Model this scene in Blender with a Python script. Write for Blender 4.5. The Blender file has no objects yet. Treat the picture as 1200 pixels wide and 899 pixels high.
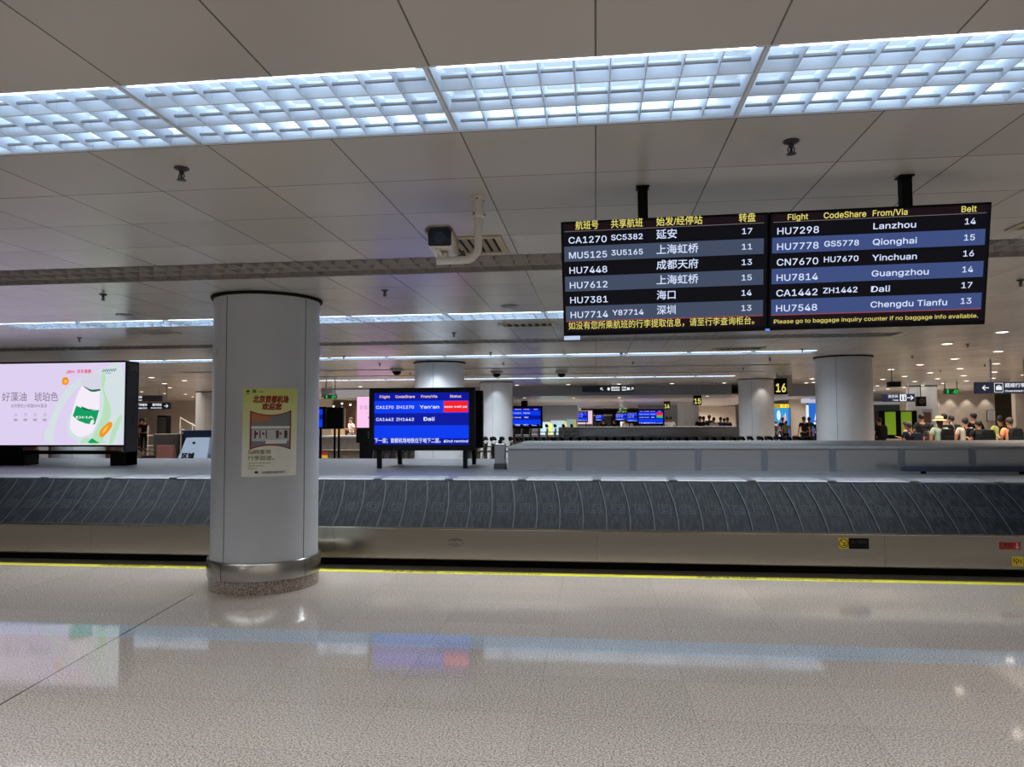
import bpy, bmesh, random
from math import *
from mathutils import Vector, Matrix

random.seed(4)
S = bpy.context.scene
COL = S.collection

# ------------------------------------------------------------------ camera, world, exposure
FPX, YAW, PITCH, ROLL, EYE = 845.0, atan(98 / 845), atan(42 / 845), 0.0048, 1.68
FW = Vector((-sin(YAW) * cos(PITCH), cos(YAW) * cos(PITCH), sin(PITCH)))
_r0 = Vector((cos(YAW), sin(YAW), 0)); _u0 = _r0.cross(FW)
RT = cos(ROLL) * _r0 - sin(ROLL) * _u0
UP = sin(ROLL) * _r0 + cos(ROLL) * _u0
CAM = Vector((0, 0, EYE))
cd = bpy.data.cameras.new('camera'); cam = bpy.data.objects.new('camera', cd); COL.objects.link(cam)
cd.sensor_width = 36; cd.sensor_fit = 'HORIZONTAL'; cd.lens = FPX * 36 / 1200; cd.clip_end = 300; cd.clip_start = .05
M = Matrix((RT, UP, -FW)).transposed().to_4x4(); M.translation = CAM
cam.matrix_world = M
S.camera = cam

S.view_settings.view_transform = 'Standard'
S.view_settings.look = 'None'
S.view_settings.exposure = 0.0
S.view_settings.gamma = 1.0
S.view_settings.use_curve_mapping = False

W = bpy.data.worlds.new('world'); S.world = W; W.use_nodes = True
bg = W.node_tree.nodes['Background']; bg.inputs[0].default_value = (1.0, .955, .91, 1); bg.inputs[1].default_value = .20

LAMP_W = 21.0           # watts of one louvre fixture
LAMP_COL = (.90, .96, 1.0)
DOWN_W = 22.0

def area(loc, sx, sy, power, col=LAMP_COL, spread=140, parent=None, name='lamp'):
    l = bpy.data.lights.new(name, 'AREA'); l.shape = 'RECTANGLE'; l.size = sx; l.size_y = sy
    l.energy = power; l.color = col; l.spread = radians(spread)
    o = bpy.data.objects.new(name, l); COL.objects.link(o); o.location = loc
    if parent: o.parent = parent
    return o

# the rows of ceiling lamps that carry on behind the photographer and out to both sides
for y in (-3.2, -9.2):
    area((0, y, 2.94), 12, .6, LAMP_W * 2)
for sx in (-1, 1):
    area((sx * 6.6, 2.79, 2.94), 6, .6, LAMP_W * 5)
area((10.2, 8.8, 2.94), 4, .6, LAMP_W * 3)
# and the round downlights behind the photographer
for x, y in ((-6.2, -1.6), (-3.1, -4.4), (-1.5, -2.6), (.3, -5.2), (1.9, -3.0), (3.3, -1.2), (5.2, -3.6), (6.6, -2.0)):
    area((x, y, 2.94), .14, .14, 26, (1, .84, .68), 170)

# ------------------------------------------------------------------ picture ray helpers (used to measure real places)
def ray(px, py): return FW + RT * ((px - 600) / FPX) - UP * ((py - 449.5) / FPX)
def atz(px, py, z):
    d = ray(px, py); return CAM + d * ((z - EYE) / d.z)
def aty(px, py, y):
    d = ray(px, py); return CAM + d * (y / d.y)

# ------------------------------------------------------------------ materials
def lin(c):
    return c / 12.92 if c <= .04045 else ((c + .055) / 1.055) ** 2.4
def rgb(*c):
    return tuple(lin(x / 255) for x in c) + (1,)
MATS = {}
def mat(name, col, rough=.5, metal=0., spec=.5, emit=None, estr=1.0):
    if name in MATS: return MATS[name]
    m = bpy.data.materials.new(name); m.use_nodes = True
    b = m.node_tree.nodes['Principled BSDF']
    b.inputs['Base Color'].default_value = rgb(*col); b.inputs['Roughness'].default_value = rough
    b.inputs['Metallic'].default_value = metal; b.inputs['Specular IOR Level'].default_value = spec
    if emit:
        b.inputs['Emission Color'].default_value = rgb(*emit); b.inputs['Emission Strength'].default_value = estr
    MATS[name] = m
    return m
def emi(name, col, s=1.0):
    return mat(name, (5, 5, 5), .35, 0, .12, col, s)
class NT:
    """tiny node-tree helper"""
    def __init__(s, m):
        s.t = m.node_tree; s.b = s.t.nodes['Principled BSDF']
    def n(s, typ, **kw):
        x = s.t.nodes.new(typ)
        for k, v in kw.items(): setattr(x, k, v)
        return x
    def l(s, a, b): s.t.links.new(a, b)
    def math(s, op, a, b=None, c=None):
        x = s.n('ShaderNodeMath', operation=op)
        for i, v in enumerate((a, b, c)):
            if v is None: continue
            if isinstance(v, (int, float)): x.inputs[i].default_value = v
            else: s.l(v, x.inputs[i])
        return x.outputs[0]
    def mix(s, f, a, b):
        x = s.n('ShaderNodeMix', data_type='RGBA')
        for i, v in ((0, f), (6, a), (7, b)):
            if isinstance(v, (int, float)): x.inputs[i].default_value = v
            elif isinstance(v, tuple): x.inputs[i].default_value = v
            else: s.l(v, x.inputs[i])
        return x.outputs[2]
    def pos(s):
        g = s.n('ShaderNodeNewGeometry'); q = s.n('ShaderNodeSeparateXYZ'); s.l(g.outputs['Position'], q.inputs[0])
        return g.outputs['Position'], q.outputs[0], q.outputs[1], q.outputs[2]
    def noise(s, vec, scale, detail=2, sc=None):
        if sc:
            mp = s.n('ShaderNodeMapping'); mp.inputs['Scale'].default_value = sc; s.l(vec, mp.inputs[0]); vec = mp.outputs[0]
        x = s.n('ShaderNodeTexNoise'); x.inputs['Scale'].default_value = scale; x.inputs['Detail'].default_value = detail
        s.l(vec, x.inputs['Vector']); return x.outputs[0]
    def ramp(s, f, lo, hi):
        x = s.n('ShaderNodeMapRange'); x.inputs[1].default_value = lo; x.inputs[2].default_value = hi
        x.clamp = True; s.l(f, x.inputs[0]); return x.outputs[0]
    def joint(s, c, off, pitch, w):
        """1 on the joint lines of a grid along one coordinate"""
        a = s.math('SUBTRACT', c, off); a = s.math('DIVIDE', a, pitch); a = s.math('FRACT', a)
        a = s.math('SUBTRACT', a, .5); a = s.math('ABSOLUTE', a); return s.math('GREATER_THAN', a, .5 - w / pitch / 2)
    def cell(s, c, off, pitch):
        return s.math('FLOOR', s.math('DIVIDE', s.math('SUBTRACT', c, off), pitch))
    def bump(s, h, st, dist=.002):
        x = s.n('ShaderNodeBump'); x.inputs['Strength'].default_value = st; x.inputs['Distance'].default_value = dist
        s.l(h, x.inputs['Height']); s.l(x.outputs[0], s.b.inputs['Normal'])

# ceiling: painted metal tiles, joints every 0.6 m
m_ceil = mat('ceiling_tiles', (184, 180, 174), .25, 0, .5)
k = NT(m_ceil); P, X, Y, Z = k.pos()
jx = k.joint(X, .012, .596, .007); jy = k.joint(Y, .095, .6, .006)
j = k.math('MAXIMUM', jx, jy)
w = k.n('ShaderNodeTexWhiteNoise', noise_dimensions='2D'); cv = k.n('ShaderNodeCombineXYZ')
k.l(k.cell(X, .012, .596), cv.inputs[0]); k.l(k.cell(Y, .095, .6), cv.inputs[1]); k.l(cv.outputs[0], w.inputs['Vector'])
base = k.mix(w.outputs[0], rgb(176, 172, 167), rgb(187, 183, 178))
dirt = k.ramp(k.noise(P, .9, 4), .35, .75)
base = k.mix(k.math('MULTIPLY', dirt, .25), base, rgb(150, 143, 135))
k.l(k.mix(j, base, rgb(92, 88, 84)), k.b.inputs['Base Color'])
k.bump(k.noise(P, 1.4, 1), .08, .02)

# floor: polished speckled granite
m_floor = mat('granite_floor', (170, 158, 148), .12, 0, .65)
k = NT(m_floor); P, X, Y, Z = k.pos()
sp = k.noise(P, 92, 4); sp2 = k.noise(P, 140, 2)
w = k.n('ShaderNodeTexWhiteNoise', noise_dimensions='2D'); cv = k.n('ShaderNodeCombineXYZ')
k.l(k.cell(X, -.36, .9), cv.inputs[0]); k.l(k.cell(Y, .6, .6), cv.inputs[1]); k.l(cv.outputs[0], w.inputs['Vector'])
tile = k.mix(w.outputs[0], rgb(182, 169, 160), rgb(196, 182, 173))
tile = k.mix(k.ramp(sp, .50, .60), tile, rgb(214, 206, 198))
tile = k.mix(k.ramp(sp, .47, .36), tile, rgb(134, 121, 112))
tile = k.mix(k.math('MULTIPLY', k.ramp(sp2, .56, .66), .6), tile, rgb(96, 86, 80))
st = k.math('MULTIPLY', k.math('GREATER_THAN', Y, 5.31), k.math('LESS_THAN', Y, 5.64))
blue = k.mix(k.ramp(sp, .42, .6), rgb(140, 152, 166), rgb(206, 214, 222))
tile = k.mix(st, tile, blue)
jj = k.math('MAXIMUM', k.joint(X, -.36, .9, .004), k.joint(Y, .6, .6, .004))
# the dark expansion joint that runs slantwise towards the pillar
dg = k.math('ABSOLUTE', k.math('SUBTRACT', X, k.math('MULTIPLY_ADD', Y, -.137, -2.99)))
dgm = k.math('MULTIPLY', k.math('LESS_THAN', dg, .006), k.math('LESS_THAN', Y, 6.7))
tile = k.mix(k.math('MULTIPLY', jj, .45), tile, rgb(120, 108, 98))
tile = k.mix(dgm, tile, rgb(60, 52, 48))
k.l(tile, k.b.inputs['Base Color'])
k.l(k.math('MULTIPLY_ADD', k.noise(P, 1.7, 3), .06, .03), k.b.inputs['Roughness'])
k.bump(k.noise(P, 5, 2), .02, .001)

ANROT = 0.0
def steel(name, col, rough, sc, bump=.03, metal=1.0, aniso=0):
    m = mat(name, col, rough, metal); k = NT(m); P, X, Y, Z = k.pos()
    n1 = k.noise(P, 6, 3, sc)
    k.l(k.math('MULTIPLY_ADD', n1, .08, rough - .04), k.b.inputs['Roughness'])
    k.l(k.mix(k.math('MULTIPLY', k.ramp(n1, .35, .7), .25), rgb(*col), rgb(*[c * .9 for c in col])), k.b.inputs['Base Color'])
    if aniso:
        tg = k.n('ShaderNodeTangent', direction_type='RADIAL', axis='Z'); k.l(tg.outputs[0], k.b.inputs['Tangent'])
        k.b.inputs['Anisotropic'].default_value = aniso; k.b.inputs['Anisotropic Rotation'].default_value = ANROT
    wv = k.noise(P, .8, 1, (1, 1, .25)); k.bump(k.math('ADD', k.math('MULTIPLY', n1, .004), wv), bump, .12)
    return m
m_skirt = steel('brushed_steel_skirt', (170, 163, 150), .20, (.4, .4, 140), .06)
m_lip = mat('satin_rim', (124, 129, 136), .5, .3, .3)
m_island = steel('grey_sheet_island', (104, 110, 120), .45, (1, 12, 1), .04, .5)
m_box = steel('steel_housing', (160, 163, 168), .22, (1, 1, 30), .05, .8)
m_reflband = mat('reflection_band_grey', (112, 118, 126), .35, .6)  # colour of the painted dark reflection bands on rim and housing
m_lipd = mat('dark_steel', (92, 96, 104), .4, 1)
m_band = steel('steel_band', (188, 186, 182), .25, (1, 1, 30), .02)
m_alu = mat('grey_metal', (150, 152, 155), .35, .8)
m_dark = mat('charcoal_metal', (58, 58, 60), .4, .5)

m_rub = mat('black_rubber', (18, 19, 22), .6, 0, .05)
k = NT(m_rub); P, X, Y, Z = k.pos()
n1 = k.noise(P, 7, 5, (6, 1, 1)); n2 = k.noise(P, 30, 3)
c = k.mix(k.ramp(n1, .40, .72), rgb(24, 26, 29), rgb(44, 48, 53))
c = k.mix(k.math('MULTIPLY', k.ramp(n2, .6, .75), .4), c, rgb(52, 57, 64)); k.l(c, k.b.inputs['Base Color'])
k.l(k.math('MULTIPLY_ADD', n1, .20, .48), k.b.inputs['Roughness'])
m_rubedge = mat('pale_rubber_edge', (66, 71, 78), .6, 0, .1)  # paler strip along each plate edge
m_mark = mat('rubber_mark', (57, 62, 69), .6, 0, .1)
m_belt2 = mat('grey_belt', (112, 110, 110), .38, .3)
m_black = mat('black_plastic', (4, 4, 5), .5, 0, .12)
m_blackm = mat('black_matte', (10, 10, 11), .8, 0, .2)
m_col = mat('grey_cladding', (176, 180, 186), .33, 0, .5)
k = NT(m_col); P, X, Y, Z = k.pos()
k.l(k.mix(k.ramp(k.noise(P, 1.3, 3), .35, .7), rgb(178, 182, 188), rgb(190, 193, 198)), k.b.inputs['Base Color'])
m_seam = mat('seam', (70, 72, 76), .6)
m_gran = mat('granite_base', (150, 134, 124), .3)
k = NT(m_gran); P, X, Y, Z = k.pos()
k.l(k.mix(k.ramp(k.noise(P, 80, 3), .4, .6), rgb(104, 90, 82), rgb(180, 164, 152)), k.b.inputs['Base Color'])
m_white = mat('white_paint', (226, 228, 228), .45)
m_cream = mat('cream_paint', (206, 203, 192), .4)
m_beige = mat('beige_wall', (204, 194, 182), .5)
m_grey = mat('bluish_grey_wall', (126, 132, 144), .35)
m_dgrey = mat('dark_grey_wall', (82, 84, 88), .5)
m_yel = mat('yellow_paint', (222, 216, 70), .45)
m_lettk = mat('dark_lettering', (60, 58, 30), .6)
m_louv = mat('louvre_aluminium', (202, 216, 232), .35, 0)
m_grille = mat('grille_grey', (150, 146, 142), .45, .3)
m_navy = mat('navy_sign', (22, 30, 58), .3)
m_reflglow = emi('reflector_glow', (196, 222, 246), .9)  # glow of the tube-lit back reflector
m_tube2 = emi('bright_fluorescent_tube', (226, 242, 255), 13.0)
m_tube = emi('fluorescent_tube', (226, 242, 255), 8.0)
m_scrw = emi('screen_white', (214, 226, 255), 1.0)
m_scry = emi('screen_yellow', (240, 228, 120), .9)
m_signw = emi('sign_white', (236, 240, 246), 1.0)

# ------------------------------------------------------------------ mesh helpers
class MB:
    def __init__(s, o=(0, 0, 0)):
        s.v, s.f, s.m, s.o = [], [], [], Vector(o)
    def add(s, vs, fs, mi=0):
        n = len(s.v); s.v += [Vector(p) - s.o for p in vs]
        s.f += [tuple(i + n for i in f) for f in fs]; s.m += [mi] * len(fs)
        return s
    def quad(s, a, b, c, d, mi=0): return s.add((a, b, c, d), ((0, 1, 2, 3),), mi)
    def box(s, x0, y0, z0, x1, y1, z1, mi=0):
        vs = [(x, y, z) for z in (z0, z1) for y in (y0, y1) for x in (x0, x1)]
        return s.add(vs, ((0, 2, 3, 1), (4, 5, 7, 6), (0, 1, 5, 4), (2, 6, 7, 3), (0, 4, 6, 2), (1, 3, 7, 5)), mi)
    def prism(s, poly, f0, f1, mi=0):
        """poly: 2-D points; f0, f1: functions that lift a 2-D point to the two end faces"""
        n = len(poly); vs = [f0(*p) for p in poly] + [f1(*p) for p in poly]
        fs = [tuple(range(n))[::-1], tuple(range(n, 2 * n))] + [(i, (i + 1) % n, n + (i + 1) % n, n + i) for i in range(n)]
        return s.add(vs, fs, mi)
    def tube(s, pts, r, n=8, mi=0):
        pts = [Vector(p) for p in pts]; rs = r if isinstance(r, (list, tuple)) else [r] * len(pts)
        vs, fs = [], []
        up = None
        for i, p in enumerate(pts):
            t = (pts[min(i + 1, len(pts) - 1)] - pts[max(i - 1, 0)]).normalized()
            if up is None:
                up = Vector((0, 0, 1)) if abs(t.z) < .9 else Vector((0, 1, 0))
            a = t.cross(up).normalized(); up = a.cross(t).normalized()
            vs += [p + (a * cos(2 * pi * q / n) + up * sin(2 * pi * q / n)) * rs[i] for q in range(n)]
        for i in range(len(pts) - 1):
            fs += [(i * n + q, i * n + (q + 1) % n, (i + 1) * n + (q + 1) % n, (i + 1) * n + q) for q in range(n)]
        fs += [tuple(range(n))[::-1], tuple(range((len(pts) - 1) * n, len(pts) * n))]
        return s.add(vs, fs, mi)
    def lathe(s, c, prof, n=24, mi=0, axis='z'):
        """prof: (radius, height) pairs from one end to the other"""
        c = Vector(c); vs, fs = [], []
        for r, h in prof:
            for q in range(n):
                a = 2 * pi * q / n; p = (r * cos(a), r * sin(a), h)
                if axis == 'y': p = (r * cos(a), h, r * sin(a))
                if axis == 'x': p = (h, r * cos(a), r * sin(a))
                vs.append(c + Vector(p))
        for i in range(len(prof) - 1):
            fs += [(i * n + q, i * n + (q + 1) % n, (i + 1) * n + (q + 1) % n, (i + 1) * n + q) for q in range(n)]
        fs += [tuple(range(n))[::-1], tuple(range((len(prof) - 1) * n, len(prof) * n))]
        return s.add(vs, fs, mi)
    def ball(s, c, rx, ry, rz, n=12, k=8, mi=0):
        prof = []
        vs, fs = [], []; c = Vector(c)
        for i in range(k + 1):
            t = -pi / 2 + pi * i / k
            for q in range(n):
                a = 2 * pi * q / n; vs.append(c + Vector((rx * cos(t) * cos(a), ry * cos(t) * sin(a), rz * sin(t))))
        for i in range(k):
            fs += [(i * n + q, i * n + (q + 1) % n, (i + 1) * n + (q + 1) % n, (i + 1) * n + q) for q in range(n)]
        return s.add(vs, fs, mi)
    def build(s, name, mats, parent=None, smooth=0, bevel=0, loc=None):
        me = bpy.data.meshes.new(name); me.from_pydata([tuple(v) for v in s.v], [], s.f)
        if not isinstance(mats, (list, tuple)): mats = [mats]
        for m in mats: me.materials.append(m)
        me.polygons.foreach_set('material_index', s.m)
        bm = bmesh.new(); bm.from_mesh(me)
        bmesh.ops.remove_doubles(bm, verts=bm.verts, dist=1e-5)
        bmesh.ops.recalc_face_normals(bm, faces=bm.faces); bm.to_mesh(me); bm.free()
        if smooth:
            me.polygons.foreach_set('use_smooth', [True] * len(me.polygons)); me.set_sharp_from_angle(angle=radians(smooth))
        o = bpy.data.objects.new(name, me); COL.objects.link(o)
        if parent is not None: o.parent = parent
        elif loc is not None: o.location = loc
        elif s.o.length: o.location = s.o
        if bevel:
            b = o.modifiers.new('bevel', 'BEVEL'); b.width = bevel; b.segments = 2; b.limit_method = 'ANGLE'
        return o

def tag(o, label=None, cat=None, group=None, kind=None):
    if label: o['label'] = label
    if cat: o['category'] = cat
    if group: o['group'] = group
    if kind: o['kind'] = kind
    return o
def thing(name, label, cat, loc=(0, 0, 0), rz=0, group=None):
    o = bpy.data.objects.new(name, None); COL.objects.link(o); o.location = loc; o.rotation_euler = (0, 0, rz)
    o.empty_display_size = .1
    return tag(o, label, cat, group)
def dup(root, loc, rz=None, label=None, group=None):
    """a copy of a thing with its parts and sub-parts"""
    def cp(o, parent):
        c = o.copy(); COL.objects.link(c)
        if parent is not None: c.parent = parent
        for ch in o.children: cp(ch, c)
        return c
    r = cp(root, None); r.location = loc
    if rz is not None: r.rotation_euler = (0, 0, rz)
    if label: r['label'] = label
    if group: r['group'] = group
    return r
def struct(name, mb, m, **kw):
    return tag(mb.build(name, m, **kw), kind='structure')

_tx = {}
try:    # the sans face that ships inside Blender; falls back to Blender's default face
    import os
    FONT = bpy.data.fonts.load(os.path.join(bpy.utils.system_resource('DATAFILES'), 'fonts', 'Inter.woff2'))
except Exception:
    FONT = None
def text2d(s, latin=True):
    key = (s, latin)
    if key not in _tx:
        cu = bpy.data.curves.new('t', 'FONT'); cu.body = s; cu.size = 1; cu.resolution_u = 3
        if FONT and latin: cu.font = FONT
        o = bpy.data.objects.new('t', cu); COL.objects.link(o)
        dg = bpy.context.evaluated_depsgraph_get(); me = bpy.data.meshes.new_from_object(o.evaluated_get(dg))
        vs = [(v.co.x, v.co.y) for v in me.vertices]; fs = [tuple(p.vertices) for p in me.polygons]
        bpy.data.objects.remove(o); bpy.data.curves.remove(cu); bpy.data.meshes.remove(me)
        _tx[key] = (vs, fs)
    return _tx[key]
def text(mb, s, f, x, y, h, mi=0, w=None, align='L', bold=.012, slant=0):
    """write s with its baseline at (x, y) and letter height h on the surface f(u, v); w stretches it to a width"""
    cjk = any(ord(c) > 0x2e80 for c in s)
    vs, fs = text2d(s, not cjk)
    if not vs: return
    sc = h / (.86 if cjk else .70)
    x0 = min(v[0] for v in vs); x1 = max(v[0] for v in vs)
    sx = w / (x1 - x0) if w else sc
    off = {'L': 0, 'C': -(x1 - x0) * sx / 2, 'R': -(x1 - x0) * sx}[align]
    dy = .08 if cjk else 0
    e = bold * .8
    for ex, ey in (((0, 0),) if e <= 0 else ((-e, -e), (e, e), (-e, e), (e, -e))):     # a heavier cut: the letters overprinted
        mb.add([f(x + off + (u - x0 + ex) * sx + slant * v * sc, y + (v + dy + ey) * sc) for u, v in vs], fs, mi)
def ellipse(cx, cy, rx, ry, n=20, rot=0):
    return [(cx + rx * cos(t) * cos(rot) - ry * sin(t) * sin(rot), cy + rx * cos(t) * sin(rot) + ry * sin(t) * cos(rot)) for t in (2 * pi * i / n for i in range(n))]
def flat(mb, poly, f, mi=0):
    mb.add([f(*p) for p in poly], (tuple(range(len(poly))),), mi)
def rect(mb, x0, y0, x1, y1, f, mi=0): flat(mb, [(x0, y0), (x1, y0), (x1, y1), (x0, y1)], f, mi)
def stroke(mb, pts, wd, f, mi=0):
    for (ax, ay), (bx, by) in zip(pts, pts[1:]):
        d = hypot(bx - ax, by - ay) or 1; nx, ny = -(by - ay) / d * wd / 2, (bx - ax) / d * wd / 2
        flat(mb, [(ax - nx, ay - ny), (bx - nx, by - ny), (bx + nx, by + ny), (ax + nx, ay + ny)], f, mi)
ORD = ['leftmost', 'second', 'third', 'fourth', 'fifth', 'sixth', 'seventh', 'eighth', 'ninth', 'tenth', 'eleventh', 'twelfth', 'thirteenth', 'fourteenth']
def nth(i): return ORD[0] if i == 0 else ORD[i] + ' from the left'
CEIL = 2.953

# ================================================================== the hall
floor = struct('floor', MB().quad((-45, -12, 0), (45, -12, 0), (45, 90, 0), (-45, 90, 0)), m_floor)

# ceiling with the openings of the lamp rows and air grilles left out
ROWS = [  # kind, y0, y1, x0, x1
    ('lamp', 2.49, 3.09, -3.0, 3.0), ('grille', 5.495, 6.095, -8.4, 6.0), ('lamp', 8.495, 9.095, -7.8, 4.2),
    ('grille', 11.35, 11.85, -12.0, 4.6), ('lamp', 14.15, 14.75, -11.4, 4.2), ('grille', 17.6, 17.9, -10.8, 4.6),
    ('grille', 20.1, 20.4, -10.2, 4.6), ('lamp', 22.2, 22.8, -9.0, 4.2)]
cm = MB(); y = -12.0
for kind, y0, y1, x0, x1 in ROWS:
    cm.quad((-45, y, CEIL), (45, y, CEIL), (45, y0, CEIL), (-45, y0, CEIL))
    cm.quad((-45, y0, CEIL), (x0, y0, CEIL), (x0, y1, CEIL), (-45, y1, CEIL))
    cm.quad((x1, y0, CEIL), (45, y0, CEIL), (45, y1, CEIL), (x1, y1, CEIL))
    y = y1
cm.quad((-45, y, CEIL), (45, y, CEIL), (45, 60, CEIL), (-45, 60, CEIL))
struct('ceiling', cm, m_ceil)
# lower ceiling and its fascia over the middle of the hall
struct('trim_1', MB().box(-11, 28.0, 2.585, 5.1, 28.2, CEIL), m_grey)
struct('trim_2', MB().box(-11, 28.2, 2.585, 9.4, 78, 2.62), mat('lower_ceiling', (150, 148, 146), .3))
struct('trim_3', MB().box(7.2, 28.0, 2.50, 9.0, 28.2, CEIL), m_grey)
struct('trim_4', MB().box(5.45, 22.4, 2.42, 5.85, 22.6, CEIL), mat('grey_soffit', (140, 138, 136), .4))

# walls far off
struct('wall_far', MB().box(-30, 78, 0, 40, 78.3, 3), m_dgrey)
struct('wall_left', MB().box(-36, 44, 0, -16.6, 44.3, CEIL), m_beige)
struct('wall_right', MB().box(15.6, 39.0, 0, aty(1166, 480, 39).x, 39.3, CEIL), m_beige)
struct('wall_right_recess', MB().box(aty(1166, 480, 39.3).x, 40.5, 0, 24, 40.8, CEIL), mat('taupe_wall', (126, 116, 106), .5))
struct('wall_right_return', MB().box(aty(1190, 480, 36.5).x, 36.5, 0, 24, 36.8, CEIL), m_beige)
struct('wall_right_back', MB().box(aty(925.5, 480, 50.5).x, 50.5, 0, aty(944.5, 480, 50.5).x, 50.8, CEIL), m_beige)
struct('wall_middle_left', MB().box(-4.4, 48, 0, -1.2, 48.3, 2.585), m_grey)
struct('wall_middle_right', MB().box(2.9, 50, 0, 6.0, 50.3, 2.585), m_grey)
struct('wall_middle_beige', MB().box(aty(808, 480, 56).x, 56, 0, aty(862, 480, 56).x, 56.3, 2.58), mat('bright_beige_wall', (222, 208, 194), .5))
struct('wall_middle_end', MB().box(aty(862, 480, 58).x, 58, 0, 18, 58.3, CEIL), m_beige)
struct('wall_shop', MB().box(-18, 46, 0, -7.0, 46.3, CEIL), mat('shop_wall', (176, 150, 132), .5))

# ------------------------------------------------------------------ columns
COLS = []
def column(cx, cy, label, seams, r=.53, side=False):
    t = thing('column', label, 'column', (cx, cy, 0)); t['kind'] = 'thing'
    n = 64
    MB().lathe((0, 0, 0), [(r, .30), (r, CEIL - .03)], n).build('cladding', m_col, t, smooth=40)
    MB().lathe((0, 0, 0), [(r + .026, CEIL - .026), (r + .03, CEIL - .004)], n).build('top_collar', m_blackm, t, smooth=40)
    tag(MB().lathe((0, 0, 0), [(r + .025, .125), (r + .03, .13), (r + .03, .29), (r + .02, .305), (r, .305)], n).build('base_band', m_band, t, smooth=40), 'brushed steel band')
    tag(MB().lathe((0, 0, 0), [(r + .012, 0), (r + .012, .126)], n).build('plinth', m_gran, t, smooth=40), 'speckled granite plinth')
    for a in seams:
        b = MB()
        for rr, z0, z1 in ((r + .0015, .30, CEIL - .04), (r + .0315, .128, .292)):
            p = [(rr * cos(a + d), rr * sin(a + d)) for d in (-.006, .006)]; q = [((rr - .01) * cos(a + d), (rr - .01) * sin(a + d)) for d in (.006, -.006)]
            b.prism(p + q, lambda x, y: (x, y, z0), lambda x, y: (x, y, z1))
        b.build('seam', m_seam, t)
    return t
def cyl_hit(px, py, cx, cy, r):
    d = ray(px, py); ox, oy = CAM.x - cx, CAM.y - cy
    a = d.x ** 2 + d.y ** 2; b = 2 * (ox * d.x + oy * d.y); c = ox * ox + oy * oy - r * r
    t = (-b - sqrt(max(b * b - 4 * a * c, 0))) / (2 * a); p = CAM + d * t
    return atan2(p.y - cy, p.x - cx), p.z
C1 = (-3.42, 7.2)
sa = cyl_hit(264, 500, *C1, .53)[0]; sb = cyl_hit(357, 500, *C1, .53)[0]
column(*C1, 'round grey clad column with a poster, nearest column, in front of the carousel', [sa, sb, sa + pi, sb + pi])
for cx, cy, lab in ((-3.45, 15.75, 'round pale column behind the blue flight display on the carousel'),
                    (5.15, 15.75, 'wide grey column behind the steel housing, right of the number 16 sign'),
                    (-3.35, 24.3, 'round pale column just right of the blue flight display, behind baggage trolleys'),
                    (5.2, 24.3, 'pale column just left of the number 16 sign'),
                    (-12.1, 15.75, 'white column seen only below the advertising screen'),
                    (5.3, 42.6, 'distant bluish column between the number 14 and number 15 signs'),
                    (-16.9, 30.0, 'grey column right of the navy hanging signs, left of the poster column'),
                    (13.15, 31.0, 'pale column behind the toilet sign, at the right')):
    a = atan2(-cy, -cx) - .25
    column(cx, cy, lab, [a, a + pi * .5, a + pi, a - pi / 2], r=.55 if cy < 40 else .6)

# ------------------------------------------------------------------ ceiling lamps with louvres
def louvre_unit(mb_div, L, Wd, ncell, nrow, h):
    """long wedge dividers and thin cross blades of one louvre, hung in the opening (origin at its lower centre)"""
    for q in range(nrow + 1):
        yc = -Wd / 2 + Wd * q / nrow; a = .022 if 0 < q < nrow else .010
        mb_div.prism([(yc - a, h), (yc - .004, 0.002), (yc + .004, 0.002), (yc + a, h)], lambda y, z: (-L / 2, y, z), lambda y, z: (L / 2, y, z))
    for q in range(ncell + 1):
        xc = -L / 2 + L * q / ncell
        mb_div.prism([(xc - .013, h), (xc - .002, .003), (xc + .002, .003), (xc + .013, h)], lambda x, z: (x, -Wd / 2, z), lambda x, z: (x, Wd / 2, z))
def lamp_proto(power):
    L, Wd, h = 1.2, .60, .062
    t = thing('louvre_ceiling_light', 'x', 'ceiling light', (0, 0, CEIL))
    b = MB(); th = .006
    b.box(-L / 2, -Wd / 2, 0, L / 2, -Wd / 2 + th, .14); b.box(-L / 2, Wd / 2 - th, 0, L / 2, Wd / 2, .14)
    b.box(-L / 2, -Wd / 2, 0, -L / 2 + th, Wd / 2, .14); b.box(L / 2 - th, -Wd / 2, 0, L / 2, Wd / 2, .14); b.box(-L / 2, -Wd / 2, .14, L / 2, Wd / 2, .146)
    b.build('housing', mat('lamp_housing', (214, 220, 226), .35, .2), t)
    d = MB(); louvre_unit(d, L - .02, Wd - .02, 9, 3, h); d.build('louvre', m_louv, t)
    for q in range(3):
        yc = -Wd / 2 + Wd * (q + .5) / 3
        MB().tube([(-L / 2 + .07, yc + .02, .098), (L / 2 - .07, yc + .02, .098)], .016, 10).build('tube', m_tube if power < LAMP_W else m_tube2, t, smooth=50)
    MB().tube([(-L / 2 + .04, -Wd / 2 + .013, .004), (L / 2 - .04, -Wd / 2 + .013, .004)], .006, 8).build('edge_glow_strip', m_tube, t, smooth=50)  # added glowing strip that draws the bright line along the near edge
    b = MB()
    for q in range(3):
        yc = -Wd / 2 + Wd * (q + .5) / 3 + .038; b.box(-L / 2 + .03, yc - .007, .020, L / 2 - .03, yc + .007, .028)
    b.build('mirrored_dark_line', mat('mirrored_line_grey', (150, 157, 165), .5), t)  # added grey strips draw the dark line mirrored in each cell row
    MB().quad((-L / 2 + .05, -Wd / 2 + .01, .132), (L / 2 - .05, -Wd / 2 + .01, .132), (L / 2 - .05, Wd / 2 - .01, .132), (-L / 2 + .05, Wd / 2 - .01, .132)).build('reflector', m_reflglow, t)  # back reflector: the light it catches is put in as emission
    area((0, 0, -.004), L - .06, Wd - .06, power, parent=t)
    return t

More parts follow.
